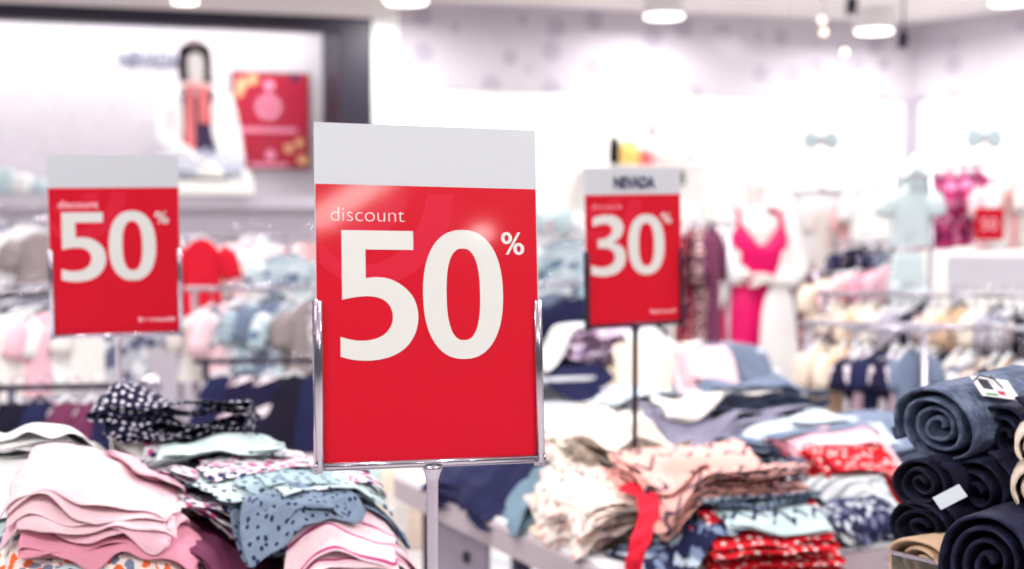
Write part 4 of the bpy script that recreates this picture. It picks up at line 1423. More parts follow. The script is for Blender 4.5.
bm = lathe_bm([(0, 0), (.17, 0), (.17, .012), (.15, .02), (0, .02)], 32)
from_bm('base_plate', bm, M_CHROME, mq, True)

# --- the seated one on the ledge of the niche
sp_ = PW(198, 185, TW + 0.10)
ms = empty('mannequin', (sp_.x, sp_.y, 1.612), 'seated mannequin with a brown wig, white coat and coral scarf on the niche ledge', 'mannequin', None, A17 - .05)
J = dict(pelvis=((0, 0, .105), (.125, .10)), waist=((0, .01, .25), (.10, .085)), chest=((0, .01, .42), (.135, .10)), collar=((0, 0, .555), (.075, .07)), neck=((-.005, -.01, .635), .046),
         head=((-.012, -.03, .735), (.080, .086)), crown=((-.012, -.02, .825), (.070, .080)), nose=((-.014, -.118, .745), .012),
         ls=((-.16, 0, .53), .054), le=((-.20, -.03, .28), .042), lw=((-.03, -.27, .135), .028),
         rs=((.16, 0, .53), .054), re=((.215, .0, .29), .042), rw=((.25, -.15, .085), .028),
         lh=((-.085, -.05, .10), .088), lk=((-.27, -.25, .10), .058), la=((.05, -.33, .05), .038), lt=((.15, -.37, .04), .030),
         rh=((.085, -.05, .10), .088), rk=((.27, -.24, .10), .058), ra=((-.06, -.24, .06), .038), rt=((-.16, -.26, .05), .030))
skin_body(ms, J, E_, M_MANN)
hand(ms, (-.028, -.272, .134), (.75, -.45, -.22), 1, M_MANN)
hand(ms, (.252, -.152, .083), (.35, -.85, -.35), -1, M_MANN)
pts, fc, uv = loft_pts([(.55, .12, .085, 0, 0), (.50, .155, .115, 0, 0), (.40, .160, .128, 0, 0), (.25, .135, .115, 0, .01), (.13, .16, .135, 0, 0), (.06, .17, .14, 0, 0)], 36, .02, 5, 1)
cloth_obj('top', pts, fc, uv, C_DARKTOP, (0, 0, 0), ms, .004, 1)
open_loft('coat', [(.60, .10, .08, 0, .01, -40, 220), (.565, .175, .11, 0, .01, -48, 228), (.48, .195, .145, 0, .01, -66, 244), (.35, .185, .155, 0, .01, -68, 242), (.20, .20, .165, 0, .01, -58, 240), (.06, .225, .18, 0, .02, -36, 222), (.005, .235, .19, 0, .03, -30, 215)], 40, C_COAT, ms, .03, 7)
for pts_ in ([(-.155, 0, .54), (-.19, -.01, .42), (-.203, -.03, .28), (-.14, -.13, .21), (-.06, -.235, .152)], [(.155, 0, .54), (.19, 0, .42), (.218, 0, .29), (.232, -.07, .19), (.247, -.13, .11)]):
    from_bm('sleeve', tube_bm(pts_, [.066, .064, .060, .054, .048], 14), C_COAT, ms, True)
sc = from_bm('scarf', tube_bm([(.07 * math.cos(a), -.015 + .068 * math.sin(a), .60 + .012 * math.sin(2 * a)) for a in np.linspace(0, 2 * math.pi, 25)], .024, 10, cap=False), C_SCARF, ms, True)
for (x0, x1, z1, w_) in ((-.045, -.055, .10, .040), (.03, .045, .36, .045)):
    pts, uv = [], []
    for i in range(14):
        t_ = i / 13
        for j in range(6):
            pts.append((x0 + (x1 - x0) * t_ + (j / 5 - .5) * w_ * 2 * (.6 + .4 * t_), -.105 - .062 * math.sin(t_ * 2.2) + .006 * math.sin(j * 2.1 + t_ * 5), .60 + (z1 - .60) * t_))
            uv.append((j * .02, t_ * .5))
    cloth_obj('scarf_end', pts, grid_faces(14, 6), uv, C_SCARF, (0, 0, 0), sc, .008, 1)
JL = {k: (J[k][0], J[k][1] * 1.17) for k in ('lh', 'lk', 'la', 'rh', 'rk', 'ra')}
JL['pelvis'] = (J['pelvis'][0], (.138, .112))
JL['la'] = ((.02, -.322, .055), .052)
JL['ra'] = ((-.03, -.241, .065), .052)
skin_body(ms, JL, [('pelvis', 'lh'), ('lh', 'lk'), ('lk', 'la'), ('pelvis', 'rh'), ('rh', 'rk'), ('rk', 'ra')], C_JEANPALE, 'pelvis', 'trousers')
from_bm('seat_block', box_bm(.66, .52, .088, (0, -.10, -.045), .01), M_WHITE, ms)
wig(ms, (-.012, -.012, .785), .090, M_HAIR, .16)

# ------------------------------------------------------------------ niche wall: poster and word
M_POSTER = base_mat('poster_red', (176, 12, 52), 0.4, vary=0.35, vscale=3)
M_POSTERE = base_mat('poster_frame_brown', (120, 60, 60), 0.5)
M_PGOLD = base_mat('poster_gold', (236, 176, 130), 0.5, vary=0.25)
M_PPINK = base_mat('poster_pink', (240, 150, 178), 0.5, vary=0.15)
M_PNAVY = base_mat('poster_navy', (60, 30, 80), 0.5)
a_, b_ = PW(232, 71, TN - .02), PW(310, 170, TN - .02)
pw_, ph_ = (b_ - a_).dot(EX), a_.z - b_.z
t = empty('poster', ((a_.x + b_.x) / 2, (a_.y + b_.y) / 2, b_.z), 'red framed poster with a pink round emblem and gold blooms on the niche wall', 'poster', None, A17)
from_bm('frame', box_bm(pw_, .02, ph_, (0, 0, ph_ / 2), .004), M_POSTERE, t)
pr_ = from_bm('print', box_bm(pw_ * .94, .004, ph_ * .94, (0, -.011, ph_ / 2), .001), M_POSTER, t)


def poster_disc(nm, x, y, r, m, petals=0):
    n = 48
    lp = []
    for i in range(n):
        a = 2 * math.pi * i / n
        rr = r * (1 + (.16 * math.cos(petals * a) if petals else 0))
        lp.append(((x - .5) * pw_ + rr * math.cos(a), (1 - y) * ph_ + rr * math.sin(a)))
    me = poly_mesh(nm, [lp], .001)
    me.transform(Matrix.Translation((0, -.0140 - .0004 * len(pr_.children), 0)))
    link_mesh(nm, me, m, pr_, False)


for (x, y, r, m, pt) in ((.12, .13, .040, M_PGOLD, 5), (.26, .08, .036, M_PGOLD, 5), (.08, .22, .03, M_PGOLD, 5), (.47, .14, .036, M_PPINK, 0), (.46, .36, .085, M_PPINK, 16), (.80, .06, .03, M_PNAVY, 0),
                         (.48, .85, .034, M_PPINK, 0), (.72, .78, .032, M_PGOLD, 5), (.86, .72, .03, M_PGOLD, 5), (.90, .90, .036, M_PGOLD, 5)):
    poster_disc('bloom' if pt == 5 else 'emblem', x, y, r, m, pt)
poster_disc('emblem', .46, .36, .05, M_POSTER, 12)
poster_disc('emblem', .46, .36, .03, M_PPINK, 8)
for (y, hh_, w_) in ((.595, .030, .74), (.955, .028, .5)):
    from_bm('caption_band', box_bm(pw_ * w_, .001, hh_, ((.46 - .5) * pw_, -.0145, (1 - y) * ph_), .0003), M_PPINK, pr_)
a_, b_ = PW(119, 66, TN - .012), PW(178, 66, TN - .012)
me = text_mesh('wall_lettering', 'NEVADA', .14, .02, (b_ - a_).dot(EX))
o = link_mesh('wall_lettering', me, base_mat('slate_letters', (96, 104, 134), 0.5), None, False)
o.location = a_
o.rotation_euler = (0, 0, A17)
tag(o, 'grey capital letters on the niche wall beside the wig mannequin', 'wall lettering')

# ------------------------------------------------------------------ hanging clothes behind
def hang_row(items, Yrail, zrail, group, rail_label, x0px, x1px, mat=None, rail=True, rz=0.0, depth_slope=0.0, knob=False):
    """items: (px, neck y in the photo, depth, name, kind, half width, height, cloth, label)."""
    for i, (px, py, Y, name, kind, w_, h_, m, lab) in enumerate(items):
        q = P(px, py, Y)
        hung_garment(name, kind, (q.x, q.y, q.z), rz + rng.uniform(-.25, .25), w_, h_, m, lab, name.split('_')[-1], group, seed=i + int(px), dark=(i % 3 == 1), sleeve=h_ * .32)
    if rail:
        a, b = P(x0px, 300, Yrail), P(x1px, 300, Yrail + depth_slope)
        clothes_rack(rail_label, a.x, b.x, a.y, b.y, zrail, mat or M_STEEL, knob)


CL = C_OFFWH
C_GB = cloth('grey_brown_knit', (150, 138, 140), vary=0.25)
C_LILAC = cloth('lilac_cotton', (206, 190, 214), vary=0.08)
C_GREEN = cloth('dark_green_cotton', (36, 62, 72), vary=0.1)
C_TEALGREY = cloth('teal_grey_stripe', (130, 156, 172), 'stripes', (198, 212, 220), scale=40, th=0.4)
C_TEALPRINT = cloth('pale_teal_print', (188, 208, 216), 'floral', (96, 120, 150), (220, 226, 232), scale=26, th=0.4)
C_NAVYFLOW = cloth('navy_white_flower', (28, 24, 56), 'floral', (236, 224, 232), (240, 200, 214), scale=9, th=0.30)
C_MAGENTA = cloth('magenta_print', (196, 60, 120), 'floral', (112, 30, 80), (236, 150, 190), scale=20, th=0.42)
C_MAROON = cloth('maroon_print', (132, 30, 52), 'floral', (200, 120, 130), (60, 20, 50), scale=30, th=0.4)
C_BROWNBEAD = cloth('brown_beaded', (86, 48, 66), 'dots', (230, 190, 190), scale=40, th=0.32)
C_BLACK = cloth('black_cotton', (24, 20, 40), vary=0.2)
C_BEIGEPR = cloth('beige_print', (222, 206, 194), 'floral', (126, 110, 116), (240, 228, 220), scale=17, th=0.4)
C_GREYPR = cloth('grey_print', (176, 178, 188), 'floral', (90, 92, 118), (226, 226, 230), scale=22, th=0.42)
C_TEALPALE = cloth('very_pale_teal', (212, 228, 232), vary=0.05)
C_PEACHP = cloth('peach_pink', (240, 190, 190), vary=0.10)

# off-white children's tops on the rail below the smaller 50 percent sign
names = ['off white', 'cream', 'off white', 'grey printed', 'blush', 'white', 'cream', 'off white', 'grey printed']
mats = [C_OFFWH, C_CREAM, C_OFFWH, C_GREYPR, C_PINK2, C_WHITE, C_CREAM, C_OFFWH, C_GREYPR]
ords = ['first', 'second', 'third', 'fourth', 'fifth', 'sixth', 'seventh', 'eighth', 'ninth', 'tenth', 'eleventh', 'twelfth', 'thirteenth', 'fourteenth', 'fifteenth', 'sixteenth', 'seventeenth', 'eighteenth']
it = []
for i in range(9):
    px = -12 + i * 15.5
    it.append((px, 312 - i * 1.2, 4.0 + i * .035, 'hanging_shirt', 'top', .115, .255, mats[i], '%s top, %s from the frame edge under the smaller 50 percent sign' % (names[i], ords[i])))
hang_row(it, 4.0, 1.165, 'tops on the low rail below the smaller 50 percent sign', 'dark clothes rack with off white tops below the smaller 50 percent sign', -30, 132, M_DARKRAIL, True, R_(58), .32)
# mixed garments above them
it = []
for i, (px, py, c, n) in enumerate(((-2, 222, C_TEALPRINT, 'pale teal print'), (12, 226, C_LILAC, 'lilac'), (26, 224, C_WHITE, 'white'), (40, 230, C_GB, 'grey brown'), (8, 292, C_GB, 'grey brown'), (30, 290, C_GREYPR, 'grey print'))):
    up = py < 260
    it.append((px, py, 5.2 if up else 4.7, 'hanging_shirt', 'top', .10, .26 if up else .20, c,
               '%s top on the %s rail by the smaller 50 percent sign%s' % (n, 'upper' if up else 'middle', '' if i != 4 else ', nearest the edge')))
hang_row(it, 5.2, 1.385, 'tops between the frame edge and the smaller 50 percent sign', 'steel clothes rack behind the smaller 50 percent sign', -25, 60, M_STEEL, True, R_(40), .1)
a, b = P(-25, 300, 4.7), P(60, 300, 4.75)
clothes_rack('steel clothes rack at the frame edge, behind the off white tops', a.x, b.x, a.y, b.y, 1.16, M_STEEL)
# small pale things on the ledge at the frame edge
for i, (px, c, n, hh_) in enumerate(((2, C_TEAL, 'pale teal', .16), (20, C_WHITE, 'white', .13), (36, C_TEAL, 'pale teal dotted', .10))):
    q = PW(px, 198, TW - .1)
    p_, f_, u_ = loft_pts([(0.003, .06, .05, 0, 0), (.02, .085, .07, 0, 0), (hh_ * .5, .09, .075, 0, 0), (hh_ * .85, .075, .06, .01, 0), (hh_, .03, .025, .015, 0)], 24, .08, 5, i)
    t = empty('cloth_bag', (q.x, q.y, 1.522), '%s soft bag on the niche ledge, %s from the frame edge' % (n, ords[i]), 'bag', 'soft bags on the niche ledge')
    cloth_obj('bag_body', p_, f_, u_, c, (0, 0, 0), t, .004, 1)
    from_bm('drawstring', tube_bm([(.015 + .032 * math.cos(a), .027 * math.sin(a), hh_ * .97) for a in np.linspace(0, 6.28, 17)], .004, 6, cap=False), M_STEEL, t, True)

# between the two 50 percent signs
it = [(201, 236, 5.0, 'hanging_shirt', 'top', .070, .29, C_RED, 'red short sleeved top hanging just beside the smaller 50 percent sign'),
      (232, 240, 5.6, 'hanging_shirt', 'top', .10, .24, C_OFFWH, 'off white top next to the red short sleeved top'),
      (252, 236, 5.5, 'hanging_shirt', 'top', .10, .26, C_PINK, 'pale pink top between the red and the teal tops'),
      (268, 242, 5.5, 'hanging_shirt', 'top', .09, .22, C_WHITE, 'white top on the upper rail between the two 50 percent signs'),
      (288, 252, 5.5, 'hanging_shirt', 'top', .11, .24, C_TEALPRINT, 'flowered pale teal top on the upper rail between the two 50 percent signs'),
      (308, 240, 5.6, 'hanging_shirt', 'top', .10, .24, C_PEACHP, 'peach pink top on the upper rail, at the edge of the largest sign')]
hang_row(it, 5.5, 1.31, 'tops on the upper rail between the two 50 percent signs', 'steel clothes rack between the two 50 percent signs, carrying pink and teal tops', 180, 330, M_STEEL, True, R_(25), .1)
it = []
for i, (px, py, c, n, h_) in enumerate(((212, 306, C_OFFWH, 'off white', .24), (230, 298, C_PINK, 'pale pink', .36), (246, 296, C_GREYPR, 'grey patterned', .30), (262, 298, C_TEALGREY, 'teal grey striped', .27), (278, 296, C_SLATE, 'slate', .26), (293, 300, C_TEALPRINT, 'teal flowered', .28), (308, 298, C_GB, 'grey brown', .30), (322, 300, C_GREYPR, 'grey printed', .30))):
    it.append((px, py, 4.55 + i * .02, 'hanging_shirt', 'top', .115, h_, c, '%s top, %s along the low rail between the 50 percent signs' % (n, ords[i])))
hang_row(it, 4.55, 1.16, 'tops on the low rail between the two 50 percent signs', 'steel clothes rack with teal tops between the two 50 percent signs', 195, 335, M_STEEL, True, R_(48), .16)
it = []
for i, (px, c, n) in enumerate(((222, C_NAVY, 'navy'), (246, C_NAVYFLOW, 'navy flowered'), (270, C_NAVYFLOW, 'navy with white flowers'), (294, C_BLACK, 'black'), (316, C_NAVY, 'dark navy'))):
    it.append((px, 372, 4.15, 'hanging_skirt', 'skirt', .13, .24, c, '%s skirt, %s in the dark row under the teal tops' % (n, ords[i])))
hang_row(it, 4.15, .965, 'skirts under the teal tops', 'dark clothes rack with navy skirts under the teal tops', 205, 330, M_DARKRAIL, True, R_(15), .02)
it = []
for i, (px, c, n) in enumerate(((12, C_BLACK, 'black'), (40, C_NAVY, 'navy'), (66, C_PLUM, 'plum'), (92, C_PLUM, 'dark rose'), (112, C_NAVY, 'dark navy'))):
    it.append((px, 398, 3.55, 'hanging_skirt', 'skirt', .10, .24, c, '%s skirt, %s in the dark row under the off white tops' % (n, ords[i])))
hang_row(it, 3.55, .96, 'skirts under the off white tops', 'dark clothes rack with a chrome end knob under the off white tops', 10, 130, M_DARKRAIL, True, R_(20), .05, True)

# between the largest sign and the 30 percent sign
it = [(548, 205, 5.8, 'hanging_shirt', 'top', .13, .30, C_WHITE, 'white top at the edge of the largest sign, near the 30 percent sign'),
      (566, 238, 5.6, 'hanging_shirt', 'top', .12, .30, C_TEALPRINT, 'pale teal printed top beside the edge of the 30 percent sign'),
      (580, 236, 5.7, 'hanging_shirt', 'top', .12, .30, C_GREYPR, 'grey printed top half behind the 30 percent sign'),
      (552, 290, 5.25, 'hanging_shirt', 'top', .12, .26, C_SLATE, 'slate top low beside the edge of the largest sign'),
      (572, 296, 5.25, 'hanging_shirt', 'top', .12, .24, C_NAVY, 'navy top low beside the edge of the 30 percent sign')]
hang_row(it, 5.7, 1.33, 'tops between the largest sign and the 30 percent sign', 'steel clothes rack between the largest sign and the 30 percent sign', 530, 620, M_STEEL, True, R_(20), .1)
a, b = P(535, 300, 5.25), P(640, 300, 5.35)
clothes_rack('low steel clothes rack behind the rear table', a.x, b.x, a.y, b.y, 1.14, M_STEEL)
it = [(612, 318, 5.3, 'hanging_dress', 'dress', .12, .36, C_NAVY, 'navy dress behind the lower edge of the 30 percent sign'),
      (648, 316, 5.3, 'hanging_dress', 'dress', .12, .36, C_BLACK, 'black dress behind the lower corner of the 30 percent sign'),
      (688, 226, 5.9, 'hanging_dress', 'dress', .11, .62, C_MAROON, 'maroon printed dress just beside the 30 percent sign'),
      (701, 222, 5.95, 'hanging_dress', 'dress', .10, .60, C_BROWNBEAD, 'brown beaded dress between the 30 percent sign and the pink dress'),
      (712, 224, 6.0, 'hanging_dress', 'dress', .10, .58, C_PLUM, 'plum dress close behind the pink dressed mannequin'),
      (676, 196, 6.2, 'hanging_shirt', 'top', .12, .34, C_WHITE, 'white top above the maroon printed dress')]
hang_row(it, 5.95, 1.365, 'dresses beside the 30 percent sign', 'steel clothes rack with dark dresses beside the 30 percent sign', 668, 728, M_STEEL, True, R_(62), .15)

# right half, behind and beside the mannequin
it = [(806, 262, 7.4, 'hanging_dress', 'dress', .10, .48, C_MAROON, 'maroon flowered dress behind the sleeve of the white coat'),
      (822, 190, 7.2, 'hanging_shirt', 'top', .15, .36, C_WHITE, 'white top on a dark hanger right behind the white coat'),
      (838, 200, 7.2, 'hanging_shirt', 'top', .14, .34, C_OFFWH, 'off white top behind the bead curtain'),
      (862, 198, 7.1, 'hanging_shirt', 'top', .13, .30, C_PEACHP, 'peach pink top above the navy row'),
      (880, 186, 7.0, 'hanging_shirt', 'top', .15, .36, C_WHITE, 'white top on a dark hanger in front of the grey upright')]
hang_row(it, 7.2, 1.52, 'pale tops behind the bead curtain', 'steel clothes rack with white tops behind the bead curtain', 795, 900, M_STEEL, True, R_(15), -.1)
it = []
for i, (px, n, c) in enumerate(((850, 'navy', C_NAVY), (864, 'black', C_BLACK), (878, 'dark navy', C_NAVY), (892, 'slate', C_SLATE))):
    it.append((px, 246, 6.4, 'hanging_shirt', 'top', .10, .19, c, '%s top, %s in the short dark row beneath the white tops' % (n, ords[i])))
for i, (px, n, c) in enumerate(((826, 'cream', C_CREAM), (842, 'pale pink', C_PINK), (858, 'peach pink', C_PEACHP), (874, 'rose pink', C_PINK3), (888, 'blush', C_PINK2))):
    it.append((px, 276 - i * 3, 5.9, 'hanging_shirt', 'top', .12, .26, c, '%s top, %s in the pink row beneath the navy row' % (n, ords[i])))
hang_row(it, 6.4, 1.275, 'tops in the rows behind the pale teal outfit', 'steel clothes rack carrying the short navy row', 838, 905, M_STEEL, True, R_(35), -.05)
a, b = P(815, 300, 5.9), P(900, 300, 5.9)
clothes_rack('steel clothes rack carrying the pink row', a.x, b.x, a.y, b.y, 1.155, M_STEEL)
# pale teal outfit: top with a pointed hood above trousers
q = P(911, 182, 5.6)
t1 = hung_garment('hanging_shirt', 'top', tuple(q), R_(5), .08,   .26, C_TEALPALE, 'pale teal hooded top hanging in front of the grey upright', 'top', None, .07, 4)
bm = bmesh.new()
bmesh.ops.create_cone(bm, cap_ends=True, segments=20, radius1=.085, radius2=.008, depth=.15)
bmesh.ops.scale(bm, vec=(1, .5, 1), verts=bm.verts)
bmesh.ops.translate(bm, vec=(.02, .02, .035), verts=bm.verts)
from_bm('hood', bm, C_TEALPALE, t1, True)
q = P(908, 246, 5.55)
hung_garment('hanging_trousers', 'trousers', tuple(q), R_(5), .08, .42, C_TEALPALE, 'pale teal trousers hanging below the pale teal hooded top', 'trousers', None, 0, 6)
a, b = P(892, 300, 5.6), P(930, 300, 5.6)
clothes_rack('narrow steel rack holding the pale teal outfit', a.x, b.x, a.y, b.y, P(911, 176, 5.6).z, M_STEEL)
# magenta row and pale row
it = []
for i, (px, n) in enumerate(((936, 'magenta'), (950, 'magenta'), (963, 'magenta'), (976, 'magenta'))):
    it.append((px, 172 - i * 1.5, 6.0 + i * .05, 'hanging_shirt', 'top', .12, .33, C_MAGENTA, '%s printed top, %s from the pale teal outfit' % (n, ords[i])))
for i, (px, n, c) in enumerate(((994, 'pale pink', C_PINK), (1008, 'white', C_WHITE), (1022, 'blush', C_PEACHP), (1036, 'off white', C_OFFWH))):
    it.append((px, 180 - i * 1.5, 6.0, 'hanging_shirt', 'top', .12, .30, c, '%s top, %s after the magenta printed tops' % (n, ords[i])))
hang_row(it, 6.1, P(960, 166, 6.1).z, 'tops on the high rail above the grey panel', 'steel clothes rack with magenta and pale tops above the grey panel', 918, 1050, M_STEEL, True, R_(40), -.05)
# small red sign clipped to that rail
q = P(989, 240, 5.6)
t = empty('price_sign', (q.x, q.y, q.z), 'small red square sign hanging among the magenta tops', 'sign', None, R_(-8))
cd = from_bm('card', box_bm(.112, .003, .128, (0, 0, .064), .001), M_RED, t)
me = text_mesh('lettering', '50', .07, .0006, .062)
mn = min(v.co.x for v in me.vertices)
o = link_mesh('lettering', me, M_PINKINK, cd, False)
o.location = (-.031 - mn, -.0022, .040)
from_bm('clip', tube_bm([(0, 0, .126), (0, 0, P(989, 168, 5.6).z - q.z)], .003, 8), M_CHROME, t, True)

# grey panel of the gondola
a, b = P(947, 292, 5.2), P(1075, 292, 5.0)
rzg = math.atan2(b.y - a.y, b.x - a.x)
ln = (b - a).length
t = empty('display_gondola', ((a.x + b.x) / 2, (a.y + b.y) / 2, 0), 'pale grey display gondola with a broad plain panel under the magenta tops', 'gondola', None, rzg)
zt, zb = P(980, 256, 5.1).z, P(980, 292, 5.1).z
M_GOND = base_mat('pale_grey_panel', (206, 204, 214), 0.5, vary=0.02)
from_bm('header_panel', box_bm(ln, .04, zt - zb, (0, 0, (zt + zb) / 2), .004), M_GOND, t)
for s in (-1, 1):
    from_bm('upright', box_bm(.04, .04, zb - .002, (s * (ln / 2 - .03), 0, (zb - .002) / 2), .004), M_GOND, t)
from_bm('foot_board', box_bm(ln - .1, .3, .03, (0, -.05, .015), .004), M_GOND, t)

# two long rails of beige, grey and black children's clothes
pal = [(C_BEIGEPR, 'beige printed'), (C_CREAM, 'cream'), (C_GREYPR, 'grey printed'), (C_BEIGE, 'beige'), (C_OFFWH, 'off white'), (C_BLACK, 'black'), (C_TAN, 'tan'), (C_GREY, 'lilac grey')]
it = []
for i in range(18):
    c, n = pal[(i * 3) % 8]
    it.append((836 + i * 12.6, 300 + i * .3, 4.75 - i * .0145, 'hanging_shirt', 'top', .105, .22, c, '%s top, %s from the mannequin on the upper beige and grey rail' % (n, ords[i])))
hang_row(it, 4.75, 1.135, 'tops on the upper rail of beige and grey', 'steel clothes rack of beige and grey tops, the upper one below the gondola', 826, 1068, M_STEEL, True, R_(50), -.26)
it = []
order = [3, 1, 6, 0, 4, 3, 0, 5, 2, 0, 5, 3, 2, 0, 5, 6, 2, 3]
for i in range(18):
    c, n = pal[order[i]]
    it.append((820 + i * 12.6, 340 + i * 1.0, 4.4 - i * .014, 'hanging_shirt', 'top', .105, .24, c, '%s top, %s from the mannequin on the lower beige and black rail' % (n, ords[i])))
hang_row(it, 4.4, 1.06, 'tops on the lower rail of beige and black', 'steel clothes rack of beige and black tops, nearer the rolled jeans', 808, 1056, M_STEEL, True, R_(50), -.26)
it = []
for i, (px, c, n) in enumerate(((868, C_NAVYFLOW, 'navy flowered'), (884, C_NAVY, 'navy'), (898, C_NAVYFLOW, 'dark flowered'), (910, C_SLATE, 'slate'))):
    it.append((px, 346, 4.05, 'hanging_shirt', 'top', .08, .18, c, '%s top, %s in the dark cluster beside the topmost rolled jeans' % (n, ords[i])))
hang_row(it, 4.05, 1.07, 'dark tops beside the rolled jeans', 'short steel rack with dark tops beside the rolled jeans', 855, 925, M_STEEL, True, R_(30), -.05)

it = []
for i, (px, n, c) in enumerate(((384, 'mint', C_MINT), (398, 'cream', C_CREAM), (411, 'off white', C_OFFWH), (424, 'beige', C_BEIGE))):
    it.append((px, 452, 3.75, 'hanging_skirt', 'skirt', .11, .26, c, '%s skirt, %s of the pale ones low behind the largest sign' % (n, ords[i])))
hang_row(it, 3.75, P(400, 452, 3.75).z + .055, 'pale skirts low behind the largest sign', 'low steel clothes rack with pale skirts behind the largest sign', 375, 432, M_STEEL, True, R_(20), .02)

# ------------------------------------------------------------------ upper shelf, torso form and bundles
a, b = PW(594, 166, TW - .3), PW(692, 166, TW - .3)
t = empty('wall_shelf', ((a.x + b.x) / 2, (a.y + b.y) / 2, a.z), 'white wall shelf behind the 30 percent sign', 'shelf', None, A17)
from_bm('shelf_board', box_bm((b - a).dot(EX), .58, .03, (0, 0, -.015), .003), M_WHITE, t)
for s in (-1, 1):
    from_bm('shelf_bracket', box_bm(.02, .5, .10, (s * .2, .03, -.082), .003), M_STEEL, t)
q = PW(668, 165, TW - .3)
t = empty('torso_form', (q.x, q.y, a.z), 'white headless torso form in a pale pink top on the wall shelf', 'mannequin torso', None, A17)
p_, f_, u_ = loft_pts([(.56, .035, .035, 0, 0), (.53, .05, .05, 0, 0), (.50, .13, .075, 0, 0), (.46, .165, .09, 0, 0), (.36, .155, .105, 0, 0), (.24, .125, .095, 0, 0), (.12, .15, .11, 0, 0), (.04, .16, .115, 0, 0), (.003, .15, .11, 0, 0)], 32)
cloth_obj('torso', p_, f_, u_, M_MANN, (0, 0, 0), t, .004, 1)
p_, f_, u_ = loft_pts([(.44, .172, .10, 0, 0), (.36, .164, .115, 0, 0), (.24, .138, .108, 0, 0), (.12, .165, .125, 0, 0), (.05, .178, .13, 0, 0)], 32, .02)
cloth_obj('top', p_, f_, u_, cloth('white_pink_print', (246, 240, 240), 'floral', (226, 130, 150), scale=9, th=.2), (0, 0, 0), t, .004, 1)
for px, c, n, w_, h_ in ((614, C_BLACK, 'black', .035, .20), (628, cloth('yellow_cotton', (246, 206, 120), vary=.1), 'yellow', .075, .17), (643, C_CORAL, 'coral', .06, .11)):  # plain soft bags stand in for one coloured figure
    q = PW(px, 165, TW - .42)
    t = empty('cloth_bag', (q.x, q.y, a.z), '%s soft bag standing in for a figure, on the wall shelf' % n, 'bag')
    p_, f_, u_ = loft_pts([(0.003, w_ * .8, w_ * .6, 0, 0), (.02, w_, w_ * .8, 0, 0), (h_ * .5, w_ * 1.05, w_ * .85, 0, 0), (h_ * .85, w_ * .8, w_ * .6, 0, 0), (h_, w_ * .3, w_ * .3, 0, 0)], 24, .08, 5, int(px))
    cloth_obj('bag_body', p_, f_, u_, c, (0, 0, 0), t, .004, 1)
    from_bm('drawstring', tube_bm([(w_ * .42 * math.cos(a2), w_ * .36 * math.sin(a2), h_ * .96) for a2 in np.linspace(0, 6.28, 17)], .004, 6, cap=False), M_STEEL, t, True)

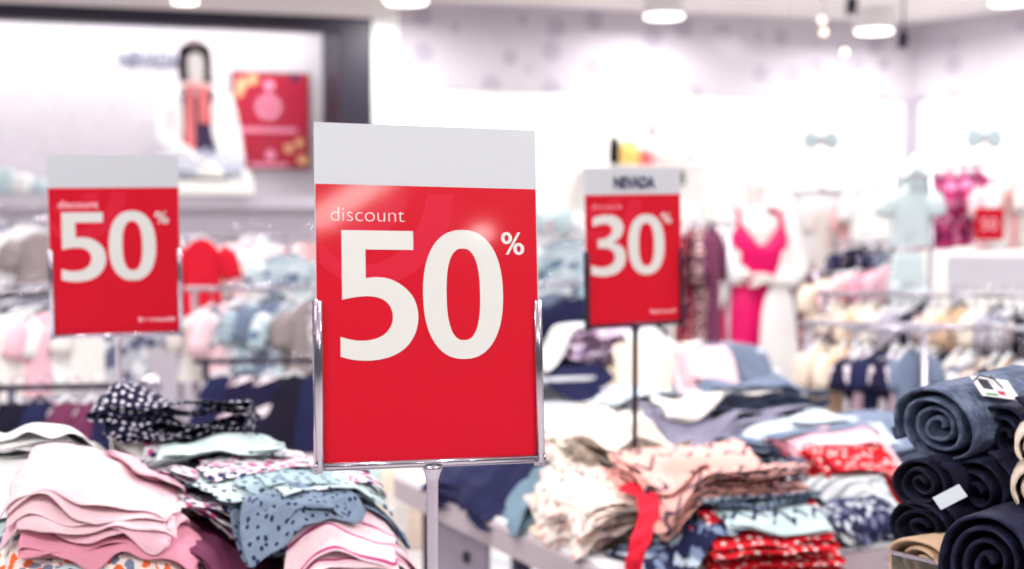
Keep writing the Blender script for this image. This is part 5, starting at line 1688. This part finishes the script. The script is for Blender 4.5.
# ------------------------------------------------------------------ string and bead curtain
bm = bmesh.new()
r2 = random.Random(5)
for i in range(34):
    px = 694 + i * 4.7 + r2.uniform(-1, 1)
    q = PW(px, 200, 8.0)
    tube_bm([(q.x, q.y, CEIL - .002), (q.x, q.y, 1.55 if px < 812 else .95)], .0022, 5, bm)
    if px > 812:
        for k in range(40):
            zz = 1.52 - k * .014 - r2.uniform(0, .004)
            bmesh.ops.create_icosphere(bm, subdivisions=1, radius=.0058, matrix=Matrix.Translation((q.x, q.y, zz)))
o = from_bm('bead_curtain', bm, base_mat('clear_white_bead', (226, 220, 228), 0.1, vary=.02), None, True)
tag(o, 'fine pale string and bead curtain hanging from the ceiling around the mannequin', 'bead curtain', None, 'stuff')
M_BULB = base_mat('warm_bulb', (255, 244, 220), .3, emit=((255, 240, 214), 9.0))
for i, (px, py) in enumerate(((822, 20), (822, 32), (845, 52))):
    q = P(px, py, 7.4)
    t = empty('pendant_bulb', (q.x, q.y, CEIL), ('small pendant bulb, upper of the pair', 'small pendant bulb, lower of the pair', 'small single pendant bulb')[i] + ' in front of the lilac wallpaper', 'pendant bulb', 'pendant bulbs before the wallpaper')
    from_bm('cord', tube_bm([(0, 0, 0), (0, 0, q.z - CEIL + .02)], .0025, 6), M_STEEL, t)
    bmb = bmesh.new()
    bmesh.ops.create_uvsphere(bmb, u_segments=16, v_segments=10, radius=.018, matrix=Matrix.Translation((0, 0, q.z - CEIL)))
    from_bm('bulb', bmb, M_BULB, t, True)
    if i == 1:
        t.location.x += .01
for px, py, n in ((903, 39, 'small dark spotlight on the ceiling at the wallpaper corner'), (852, 5, 'small dark spotlight on the ceiling above the bead curtain')):
    q = P(px, py, 8.6)
    t = empty('spotlight', (q.x, q.y, CEIL), n, 'spotlight')
    from_bm('mount', lathe_bm([(0, 0), (.03, 0), (.03, -.012), (.006, -.014), (.006, min(-.04, q.z - CEIL + .03)), (0, min(-.04, q.z - CEIL + .03))], 20), M_DARKRAIL, t, True)
    bmb = lathe_bm([(0, .05), (.03, .045), (.034, 0), (.034, -.05), (.026, -.05), (.026, -.02), (0, -.02)], 20)
    bmesh.ops.rotate(bmb, cent=(0, 0, 0), matrix=Matrix.Rotation(.5, 3, 'X'), verts=bmb.verts)
    bmesh.ops.translate(bmb, vec=(0, 0, min(-.07, q.z - CEIL)), verts=bmb.verts)
    from_bm('lamp_head', bmb, M_DARKRAIL, t, True)
# paper bows on threads
for px, py, Y, n in ((821, 142, 7.3, 'pale teal paper bow hanging above the white coat'), (984, 140, 6.9, 'pale teal paper bow hanging above the magenta tops'), (548, 224, 5.4, 'pale teal paper bow hanging at the edge of the largest sign')):
    q = P(px, py, Y)
    t = empty('paper_bow', tuple(q), n, 'decoration', 'paper bows', R_(20))
    for s in (-1, 1):
        bmb = bmesh.new()
        bmesh.ops.create_uvsphere(bmb, u_segments=16, v_segments=10, radius=1)
        bmesh.ops.scale(bmb, vec=(.062, .024, .060), verts=bmb.verts)
        for v in bmb.verts:
            v.co.z *= .45 + .55 * min(1, abs(v.co.x * s + .055) / .08)
        bmesh.ops.translate(bmb, vec=(s * .05, 0, .01), verts=bmb.verts)
        from_bm('loop', bmb, C_TEAL, t, True)
    bmb = bmesh.new()
    bmesh.ops.create_uvsphere(bmb, u_segments=12, v_segments=8, radius=.016)
    from_bm('knot', bmb, C_CORAL, t, True)
    from_bm('thread', tube_bm([(0, 0, .01), (0, 0, CEIL - q.z - .002)], .0012, 5), M_STEEL, t)
